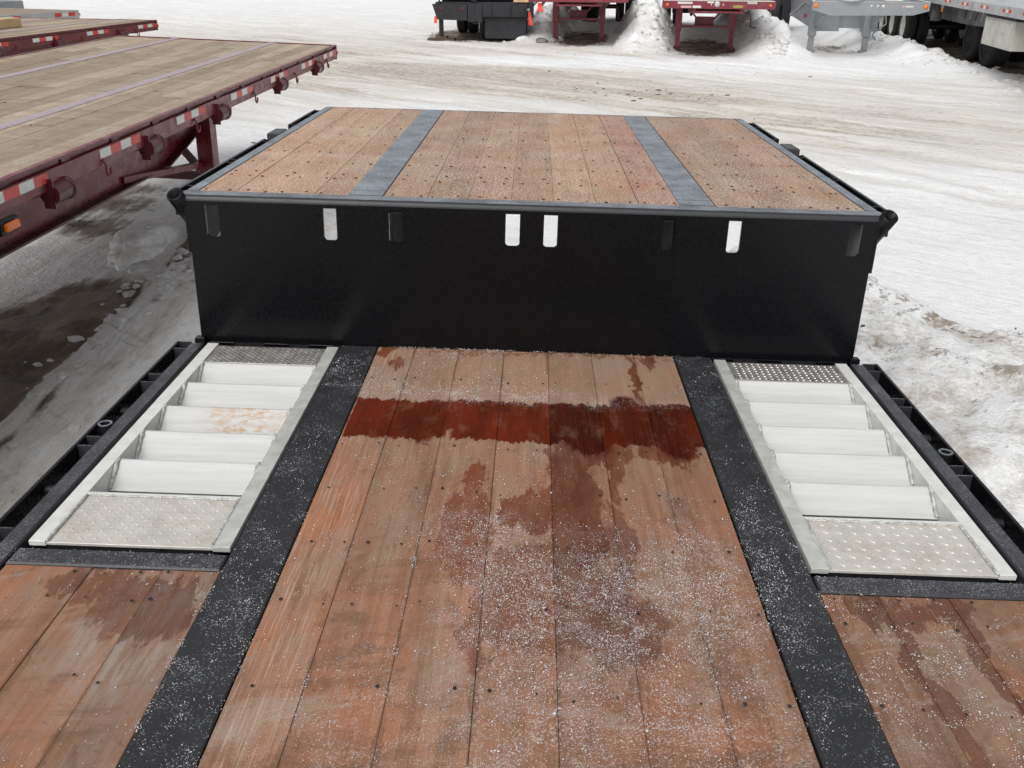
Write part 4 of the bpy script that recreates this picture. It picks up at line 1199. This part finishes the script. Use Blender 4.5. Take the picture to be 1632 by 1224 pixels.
# ------------------------------------------------------------------ far row of parked trailers
def maroon_nose(name, label, loc, az, leg_y, leg_x, wheel_x, wheel_y, decals):
    t = thing(name, label, 'trailer', loc, (0, 0, -az))
    W2 = 1.31
    nb = MB().rbox(-W2, W2, 0.0, 0.06, 1.15, 1.325, 0.006).build('nose_beam', M['maroon_far'], t)
    MB().box(-W2, W2, -0.004, 0.05, 1.3255, 1.337).build('top_edge', M['tape_white'], t)
    for k in range(15):
        x = -W2 + 0.02 + k * (2 * W2 - 0.04) / 15
        MB().box(x + 0.003, x + (2 * W2 - 0.04) / 15 - 0.003, 0.062, 12.5, 1.290, 1.325).build('board', M['old_board'], t)
    for sx in (-1, 1):
        MB().rbox(*sorted((sx * W2, sx * (W2 + 0.03))), 0.0, 12.5, 1.16, 1.33, 0.004).build('side_rail', M['maroon_far'], t)
        MB().rbox(sx * (W2 - 0.09) - 0.03, sx * (W2 - 0.09) + 0.03, -0.014, -0.001, 1.215, 1.265, 0.006).build('marker_light', M['amber'], t)
        x = sx * 0.55
        MB().prism([(0.062, 1.285), (12.4, 1.285), (12.4, 0.78), (3.6, 0.78), (2.2, 1.0), (0.062, 1.08)], 'x', x - 0.03, x + 0.03).build('main_beam', M['maroon_far'], t)
    MB().rbox(-0.62, 0.62, 0.062, 1.2, 1.05, 1.10, 0.004).build('coupler_plate', M['maroon_far'], t)
    for x in leg_x:
        l = MB().rbox(x - 0.085, x + 0.085, leg_y - 0.08, leg_y + 0.08, 0.48, 1.12, 0.008).build('landing_leg', M['maroon_far'], t)
        MB().rbox(x - 0.062, x + 0.062, leg_y - 0.06, leg_y + 0.06, 0.09, 0.481, 0.005).build('inner_leg', M['maroon_far'], l)
        MB().prism([(x - 0.14, -0.02), (x + 0.14, -0.02), (x + 0.09, 0.10), (x - 0.09, 0.10)], 'y', leg_y - 0.14, leg_y + 0.14).build('foot', M['maroon_dark'], l)
    MB().bar((leg_x[0] + 0.086, leg_y, 0.60), (leg_x[1] - 0.086, leg_y, 0.60), 0.05, 0.06).build('cross_brace', M['maroon_far'], t)
    cx = sum(leg_x) / 2
    for a in (0, 1):
        s_ = -1 if a == 0 else 1
        MB().bar((cx + s_ * 0.5, leg_y + 0.10, 1.08), (cx + s_ * 0.10, leg_y + 0.10, 0.66), 0.045, 0.045, (0, 1, 0)).build('diagonal_brace', M['maroon_far'], t)
    MB().box(cx - 0.28, cx + 0.22, leg_y + 0.14, leg_y + 0.17, 0.62, 0.84).build('gear_plate', M['maroon_far'], t)
    # crank handle at the side
    x = leg_x[1]
    MB().path([(x + 0.09, leg_y, 0.95), (x + 0.42, leg_y, 0.95), (x + 0.46, leg_y, 0.80), (x + 0.46, leg_y, 0.62), (x + 0.62, leg_y, 0.58)], 0.014, 8).build('crank_handle', M['maroon_dark'], t)
    for wx in wheel_x:
        for k in range(2):
            for dx in (-0.17, 0.17):
                wheel(t, (wx + dx, wheel_y + 1.25 * k, 0.51), 0.51, 0.27)
    MB().tube((wheel_x[0], wheel_y, 0.52), (wheel_x[1], wheel_y, 0.52), 0.08, 12).build('axle', M['black_far'], t)
    for (x0, x1, z0, z1, mm) in decals:
        MB().box(x0, x1, -0.003, 0.0, z0, z1).build('label_plate', M[mm], t)
    return t, nb

t1, _ = maroon_nose('flatbed_trailer', 'maroon flatbed nose on landing legs beside the black trailer with orange flags', (1.36, 27.0, 0.0), 0.12,
                    2.15, (-0.78, 0.58), (-0.3, 1.0), 10.9,
                    [(-1.05, -0.72, 1.235, 1.30, 'white_label'), (0.30, 0.56, 1.215, 1.26, 'yellow_label'), (-0.25, -0.10, 1.22, 1.30, 'white_label')])
t2, nb2 = maroon_nose('flatbed_trailer', 'maroon flatbed nose with two rows of pale decals and a round grey socket', (4.60, 24.15, 0.0), 0.14,
                    2.25, (-0.89, 0.51), (-1.05, 1.68), 11.0,
                    [(-0.97, -0.62, 1.255, 1.305, 'white_label'), (-0.89, -0.64, 1.170, 1.215, 'pink_label'), (-0.61, -0.41, 1.170, 1.220, 'white_label'),
                     (-0.27, -0.11, 1.28, 1.315, 'white_label'), (0.68, 0.90, 1.270, 1.315, 'white_label'), (0.35, 0.58, 1.180, 1.235, 'yellow_label')])
sk = MB().lathe([(-0.02, 0.001), (-0.02, 0.055), (-0.008, 0.068), (-0.001, 0.068)], (-0.03, 0, 1.255), 'y', 8).build('round_socket', M['silver'], t2)
for sx in (-1, 1):
    MB().prism([(-0.03 + sx * 0.14 - 0.022, 1.25), (-0.03 + sx * 0.14 + 0.02, 1.278), (-0.03 + sx * 0.14 + 0.005, 1.25), (-0.03 + sx * 0.14 + 0.02, 1.222)], 'y', -0.003, 0.0).build('arrow_mark', M['white_label'], t2)
# raised line of the big decal's lettering is unreadable: a darker band only
MB().box(0.70, 0.88, -0.0045, -0.0032, 1.284, 1.299).build('decal_band', M['dirty_grey'], t2)
MB().box(-0.95, -0.66, -0.0045, -0.0032, 1.274, 1.287).build('decal_band', M['silver'], t2)

# grey drop-frame trailer
g = thing('chassis_trailer', 'grey open frame trailer nose with tapered plate on two grey legs', 'trailer', (8.33, 24.4, 0.0), (0, 0, -0.16))
MB().prism([(-1.36, 1.30), (1.36, 1.30), (1.36, 1.12), (1.0, 1.02), (-0.9, 0.99), (-1.36, 1.12)], 'y', 0.0, 0.05).build('nose_plate', M['grey_paint'], g)
MB().box(-1.36, 1.36, -0.006, 0.10, 1.3005, 1.312).build('top_edge', M['silver'], g)
for x in (-1.28, 1.27):
    MB().lathe([(-0.022, 0.001), (-0.022, 0.040), (-0.010, 0.052), (-0.001, 0.052)], (x, 0, 1.215), 'y', 16).build('marker_light', M['amber'], g)
for sx in (-1, 1):
    MB().rbox(*sorted((sx * 1.30, sx * 1.355)), 0.052, 11.0, 1.20, 1.315, 0.004).build('side_rail', M['grey_paint'], g)
    MB().box(*sorted((sx * 1.295, sx * 1.36)), 0.10, 11.0, 1.3155, 1.323).build('rail_cap', M['tape_white'], g)
for x in (-1.05, 0.33):
    MB().prism([(0.10, 1.19), (11.0, 1.19), (11.0, 0.55), (1.8, 0.55), (0.8, 0.80), (0.10, 0.97)], 'x', x - 0.03, x + 0.03).build('main_beam', M['grey_paint'], g)
for y in (0.9, 2.0, 3.2, 4.6, 6.0, 7.4, 8.8):
    MB().rbox(-1.29, 1.29, y - 0.05, y + 0.05, 1.20, 1.30, 0.004).build('cross_member', M['grey_paint'], g)
MB().box(-1.0, 0.28, 2.3, 2.33, 0.56, 1.0).build('bolster_plate', M['grey_paint'], g)
for x0, x1 in ((-0.95, -0.35), (0.20, 0.62)):
    MB().rbox(x0, x1, 2.22, 2.29, 0.48, 1.0, 0.006).build('bolster_panel', M['grey_paint'], g)
for i, x in enumerate((-1.10, 0.27)):
    l = MB().rbox(x - 0.10, x + 0.10, 1.55, 1.75, 0.40, 1.15, 0.008).build('landing_leg', M['grey_paint'], g)
    MB().rbox(x - 0.07, x + 0.07, 1.58, 1.72, 0.05, 0.401, 0.005).build('inner_leg', M['grey_paint'], l)
    MB().rbox(x - 0.13, x + 0.13, 1.52, 1.78, -0.01, 0.049, 0.006).build('foot', M['grey_paint'], l)
MB().path([(0.45, 1.60, 0.95), (0.68, 1.60, 0.92), (0.72, 1.60, 0.72), (0.46, 1.60, 0.52), (0.42, 1.60, 0.44), (0.52, 1.60, 0.32)], 0.018, 8).build('crank_handle', M['grey_paint'], g)
MB().lathe([(0.0, 0.001), (0.0, 0.30), (0.03, 0.36), (0.06, 0.34), (0.09, 0.20), (0.10, 0.001)], (-0.45, 0.25, 1.313), 'z', 20).build('coupler_disc', M['silver'], g)
MB().rbox(0.35, 0.75, 0.14, 0.34, 1.313, 1.375, 0.02).build('folded_cover', M['white_label'], g)
for x, mm in ((0.02, 'silver'), (0.17, 'silver'), (0.29, 'white_label')):
    MB().lathe([(-0.012, 0.001), (-0.012, 0.03), (-0.001, 0.036)], (x, 0, 1.215), 'y', 12).build('air_fitting', M[mm], g)
MB().box(0.72, 0.82, -0.004, -0.001, 1.20, 1.235).build('label_plate', M['pink_label'], g)
MB().box(0.822, 0.98, -0.004, -0.001, 1.20, 1.235).build('label_plate', M['white_label'], g)
for sx in (-1.4, 0.7):
    for k in range(2):
        for dx in (-0.17, 0.17):
            wheel(g, (sx * 0.98 + dx, 8.6 + 1.25 * k, 0.50), 0.50, 0.27)
MB().bar((-1.33, 1.9, 1.2), (-1.6, 2.6, 0.85), 0.08, 0.06).build('side_strut', M['grey_paint'], g)
MB().rbox(-1.40, -1.33, 1.2, 1.35, 0.86, 0.96, 0.01).build('side_reflector', M['maroon_far'], g)

# silver trailer on the right
sv = thing('flatbed_trailer', 'silver sided flatbed at the right edge with white rimmed tyres and a pale toolbox', 'trailer', (9.22, 18.7, 0.0), (0, 0, -0.125))
MB().rbox(0.03, 2.57, -6.0, 17.0, 1.40, 1.45, 0.004).build('deck', M['silver'], sv)
MB().rbox(0.0, 0.029, -6.0, 17.0, 1.27, 1.46, 0.004).build('side_rail', M['silver'], sv)
MB().rbox(2.571, 2.60, -6.0, 17.0, 1.27, 1.46, 0.004).build('side_rail', M['silver'], sv)
for y in (-2.2, -0.5, 0.62, 2.0, 3.35, 4.7, 6.1, 7.6, 9.1, 10.6):
    for k, ch in enumerate('rwr'):
        MB().box(-0.003, -0.0002, y + k * 0.17, y + k * 0.17 + 0.165, 1.345, 1.405).build('reflective_tape', M['tape_red' if ch == 'r' else 'tape_white'], sv)
for x in (0.75, 1.85):
    bm_ = MB().prism([(-6, 1.39), (17, 1.39), (17, 0.82), (6.0, 0.82), (2.0, 0.90), (-6, 0.98)], 'x', x - 0.02, x + 0.02).build('main_beam', M['dirty_grey'], sv)
    for k in range(9):
        MB().bar((x - 0.024, 2.4 + k * 0.42, 1.36), (x - 0.024, 2.55 + k * 0.42, 0.95), 0.05, 0.008, (1, 0, 0)).build('web_stiffener', M['silver' if k % 2 else 'black_far'], bm_)
for y in np.arange(-5.5, 17, 0.9):
    MB().rbox(0.03, 2.57, y - 0.04, y + 0.04, 1.28, 1.398, 0.004).build('cross_member', M['dirty_grey'], sv)
for k, y in enumerate((9.6, 10.95, 12.3)):
    for x in (0.32, 0.66, 1.94, 2.28):
        wheel(sv, (x, y, 0.52), 0.52, 0.28, M['rim_white'])
    MB().tube((0.3, y, 0.52), (2.3, y, 0.52), 0.08, 12).build('axle', M['black_far'], sv)
MB().lathe([(0.0, 0.001), (0.0, 0.13), (0.42, 0.13), (0.42, 0.001)], (0.45, 7.4, 0.80), 'z', 18).build('air_tank', M['dirty_grey'], sv)
for y in (4.3, 5.6):
    for x in (1.05, 2.0):
        wheel(sv, (x, y, 0.52), 0.52, 0.45, M['black_far'])
tbx = MB().rbox(0.10, 0.66, 0.55, 2.35, 0.66, 1.20, 0.012).build('toolbox', M['toolbox'], sv)
for y0, y1 in ((1.50, 2.30), (0.62, 1.44)):
    d_ = MB().rbox(0.085, 0.0995, y0, y1, 0.70, 1.16, 0.006).build('toolbox_door', M['toolbox'], tbx)
MB().rbox(0.065, 0.084, 1.05, 1.15, 0.92, 0.97, 0.004).build('door_latch', M['silver'], tbx)
MB().box(0.11, 0.64, 0.54, 2.36, 1.2005, 1.245).build('toolbox_lid', M['black_far'], tbx)
sp = MB().rbox(-0.014, -0.002, 5.25, 5.33, 1.12, 1.20, 0.006).build('marker_light', M['amber'], sv)
MB().box(-0.012, 0.0, 5.2, 5.38, 1.20, 1.268).build('light_bracket', M['dirty_grey'], sv)

# black trailer with orange flags
bk = thing('lowboy_trailer', 'black steel trailer end with a propping jack and pale timber on top', 'trailer', (-1.25, 29.0, 0.0), (0, 0, -0.06))
MB().rbox(-1.42, 1.42, 0.0, 0.5, 0.62, 1.05, 0.02).build('rear_bumper', M['black_far'], bk)
MB().rbox(-1.30, 1.30, 0.51, 8.5, 0.80, 1.20, 0.02).build('deck_frame', M['black_far'], bk)
MB().prism([(-1.50, 1.0), (-0.48, 1.0), (-0.48, 0.56), (-1.36, 0.58)], 'y', -0.12, -0.005).build('outrigger_box', M['black_far'], bk)
MB().rbox(-0.46, -0.05, -0.10, -0.004, 0.52, 1.0, 0.01).build('light_panel', M['black_far'], bk)
MB().rbox(-0.04, 1.25, -0.08, -0.003, 0.66, 1.02, 0.01).build('light_panel', M['black_far'], bk)
for x in (-0.02, 0.34, 0.70, 1.04):
    wheel(bk, (x, 0.75, 0.50), 0.5, 0.30)
for x in (-1.0, -0.66):
    wheel(bk, (x, 3.0, 0.50), 0.5, 0.30)
MB().rbox(0.02, 1.22, 0.06, 0.075, 0.06, 0.66, 0.004).build('mud_flap', M['black_far'], bk)
j = MB().rbox(-1.36, -1.24, 0.2, 0.32, 0.10, 0.62, 0.008).build('jack', M['black_far'], bk)
for z0, z1, w in ((-0.02, 0.045, 0.40), (0.0455, 0.10, 0.17)):
    MB().rbox(-1.30 - w, -1.30 + w, 0.05, 0.47, z0, z1, 0.006).build('jack_pad', M['timber_dark'], j)
for k in range(3):
    MB().rbox(0.86 + k * 0.15, 1.005 + k * 0.15, -0.04, 3.0, 1.055, 1.12, 0.006).build('deck_timber', M['timber'], bk)
MB().rbox(-1.30, 0.84, 0.02, 3.0, 1.2005, 1.24, 0.01).build('deck_sheet', M['black_far'], bk)
MB().bar((1.28, -0.05, 0.86), (1.60, 1.6, 1.20), 0.10, 0.04).build('ramp_arm', M['silver'], bk)
MB().bar((1.50, -0.05, 0.74), (1.72, 0.6, 1.06), 0.08, 0.04).build('ramp_arm', M['silver'], bk)

for x in (-1.22, -0.62):
    MB().rbox(x - 0.06, x + 0.06, -0.135, -0.121, 0.84, 0.92, 0.004).build('tail_light', M['maroon_dark'], bk)
for x in (-0.30, 0.2, 0.75, 1.15):
    MB().rbox(x - 0.03, x + 0.03, -0.115, -0.101 if x < 0 else -0.081, 0.70, 0.98, 0.004).build('panel_rib', M['black_far'], bk)
MB().path([(-0.46, -0.06, 0.60), (-0.30, -0.08, 0.48), (-0.10, -0.08, 0.47), (0.02, -0.06, 0.60)], 0.012, 6).build('chain', M['black_far'], bk)
MB().path([(-1.30, -0.02, 1.02), (-1.30, -0.02, 1.16), (-0.6, -0.02, 1.18), (-0.2, -0.02, 1.06)], 0.02, 8).build('grab_rail', M['black_far'], bk)


def flag(loc, h, w0, w1, lean, label):
    m = MB()
    n = 5
    L, Rr = [], []
    for k in range(n + 1):
        t = k / n
        w = w0 + (w1 - w0) * t
        yy = 0.02 * math.sin(t * 5)
        for dy in (0.0, 0.012):
            L.append((lean * t - w / 2, yy + dy, -h * t)); L.append((lean * t + w / 2, yy - dy * 0.5 + dy, -h * t))
    fs = []
    for k in range(n):
        a = k * 4
        fs += [(a, a + 1, a + 5, a + 4), (a + 2, a + 6, a + 7, a + 3), (a, a + 4, a + 6, a + 2), (a + 1, a + 3, a + 7, a + 5)]
    fs += [(0, 2, 3, 1), (n * 4, n * 4 + 1, n * 4 + 3, n * 4 + 2)]
    m.add(L, fs)
    o = m.build('warning_flag', M['flag'])
    o.location = loc
    tag(o, label, 'flag', 'orange warning flags on the far trailers')
flag((-2.64, 28.72, 0.68), 0.18, 0.07, 0.10, 0.0, 'small orange flag hanging by the jack of the black trailer')
flag((0.06, 28.62, 0.84), 0.38, 0.05, 0.14, 0.06, 'long orange red flag hanging low beside the black tyres')
flag((0.34, 26.9, 1.14), 0.22, 0.10, 0.17, 0.02, 'wide orange red flag at the left corner of a maroon nose')

# ------------------------------------------------------------------ loose things on the ground
def lump(name, label, cat, loc, size, mat, seed, sub=4, rough=0.35):
    import bmesh
    bm = bmesh.new()
    bmesh.ops.create_icosphere(bm, subdivisions=sub, radius=1.0)
    co = np.array([v.co[:] for v in bm.verts])
    d = 1 + rough * (fbm(co[:, 0] * 1.5 + 9, co[:, 1] * 1.5 + co[:, 2] * 2.1, 4, seed) * 1.6)
    co = co * d[:, None] * np.array(size)
    for v, c in zip(bm.verts, co):
        v.co = c
    me = bpy.data.meshes.new(name); bm.to_mesh(me); bm.free()
    for p in me.polygons:
        p.use_smooth = sub > 2
    me.materials.append(mat)
    o = bpy.data.objects.new(name, me); C.objects.link(o)
    o.location = loc
    if cat:
        tag(o, label, cat)
    return o

lump('snow_chunk', 'rounded grey snow chunk on the muddy ice between the black trailer and the maroon flatbed', 'snow chunk', (-3.42, 7.95, gz(-3.42, 7.95)), (0.22, 0.60, 0.20), M['snow'], 5, 5, 0.45)

def rubble():
    import bmesh
    bm = bmesh.new(); bmesh.ops.create_icosphere(bm, subdivisions=2, radius=1.0)
    base = np.array([v.co[:] for v in bm.verts]); faces = np.array([[v.index for v in f.verts] for f in bm.faces]); bm.free()
    pts = []
    for i in range(120):                                   # ragged edge of the ploughed lane, left
        y = nr.uniform(3.4, 8.6); pts.append((-2.86 + nr.normal(0, 0.16), y, nr.gamma(1.6, 0.011) + 0.006))
    for i in range(40):
        pts.append((-2.75 + nr.normal(0, 0.22), 7.0 + nr.normal(0, 0.35), nr.gamma(1.8, 0.016) + 0.010))
    for i in range(90):                                    # crest of the dirty bank, right
        x = nr.uniform(1.6, 3.6); pts.append((x, 5.74 - 1.5 * (x - 2.26) + nr.normal(0, 0.12), nr.gamma(1.6, 0.005) + 0.003))
    for (x0, y0), (x1, y1), w, hh, rs in RIDGES:           # broken lumps on the far ridges
        L = math.hypot(x1 - x0, y1 - y0)
        for i in range(200):
            t = nr.uniform(0.0, 9.0) / L
            pts.append((x0 + (x1 - x0) * t + nr.normal(0, w * 0.75), y0 + (y1 - y0) * t, nr.gamma(1.4, 0.022) + 0.010))
    P_ = np.array(pts)
    z = ground_height(P_[:, 0], P_[:, 1])[0]
    V, F = [], []
    for k, (x, y, s_) in enumerate(pts):
        d = 1 + 1.4 * fbm(base[:, 0] * 1.7 + k * 3.1, base[:, 1] * 1.7 + base[:, 2] * 2.3, 3, k)
        a = nr.uniform(0, 6.3); c_, n_ = math.cos(a), math.sin(a)
        q = base * d[:, None] * np.array([1.3, 0.9, 0.65]) * s_
        V.append(np.stack([q[:, 0] * c_ - q[:, 1] * n_ + x, q[:, 0] * n_ + q[:, 1] * c_ + y, q[:, 2] + z[k] - 0.12 * s_], -1))
        F.append(faces + k * len(base))
    o = array_mesh('snow_rubble', np.concatenate(V), np.concatenate(F), M['snow_rough'], True)
    o['kind'] = 'stuff'; o['label'] = 'broken lumps of ploughed snow along the ridges and ruts'
rubble()
rk = lump('ice_slab', 'small tan slab of ice standing on the dirty snow bank at right', 'ice slab', (2.27, 4.72, gz(2.27, 4.72) + 0.02), (0.045, 0.02, 0.04), M['snow'], 15, 2, 0.4)
lump('ice_block', 'dark grey ice block lying by the leg of a maroon trailer', 'ice block', (0.42, 28.3, gz(0.42, 28.3) + 0.05), (0.19, 0.12, 0.08), M['dirty_grey'], 17, 2, 0.4)

# clods of frozen dirt in the yard, past counting
def clods():
    n = 150
    cx = np.concatenate([nr.normal(1.9, 0.75, 60), nr.uniform(-6, 9, 60), nr.uniform(1.4, 3.2, 30)])
    cy = np.concatenate([nr.normal(18.1, 0.5, 60), nr.uniform(11, 27, 60), nr.uniform(3.6, 6.2, 30)])
    s_ = np.concatenate([nr.gamma(1.6, 0.011, 60) + 0.006, nr.gamma(1.6, 0.006, 60) + 0.005, nr.gamma(2.0, 0.0016, 30) + 0.003])
    z = ground_height(cx, cy)[0]
    m = MB()
    for x, y, zz, s in zip(cx, cy, z, s_):
        k = 7
        a0 = rnd.uniform(0, 6)
        ring = [(x + s * rnd.uniform(0.7, 1.3) * math.cos(a0 + math.tau * i / k) * 1.5, y + s * rnd.uniform(0.7, 1.3) * math.sin(a0 + math.tau * i / k), zz - 0.01) for i in range(k)]
        mid = [(p[0] * 0.6 + x * 0.4, p[1] * 0.6 + y * 0.4, zz + s * rnd.uniform(0.15, 0.35)) for p in ring]
        m.add(ring + mid + [(x, y, zz + s * 0.35)], [(i, (i + 1) % k, (i + 1) % k + k, i + k) for i in range(k)] + [(i + k, (i + 1) % k + k, 2 * k) for i in range(k)])
    m.build('dirt_clods', M['clod'], None, kind='stuff', label='brown frozen dirt clods strewn over the snowy yard')
clods()
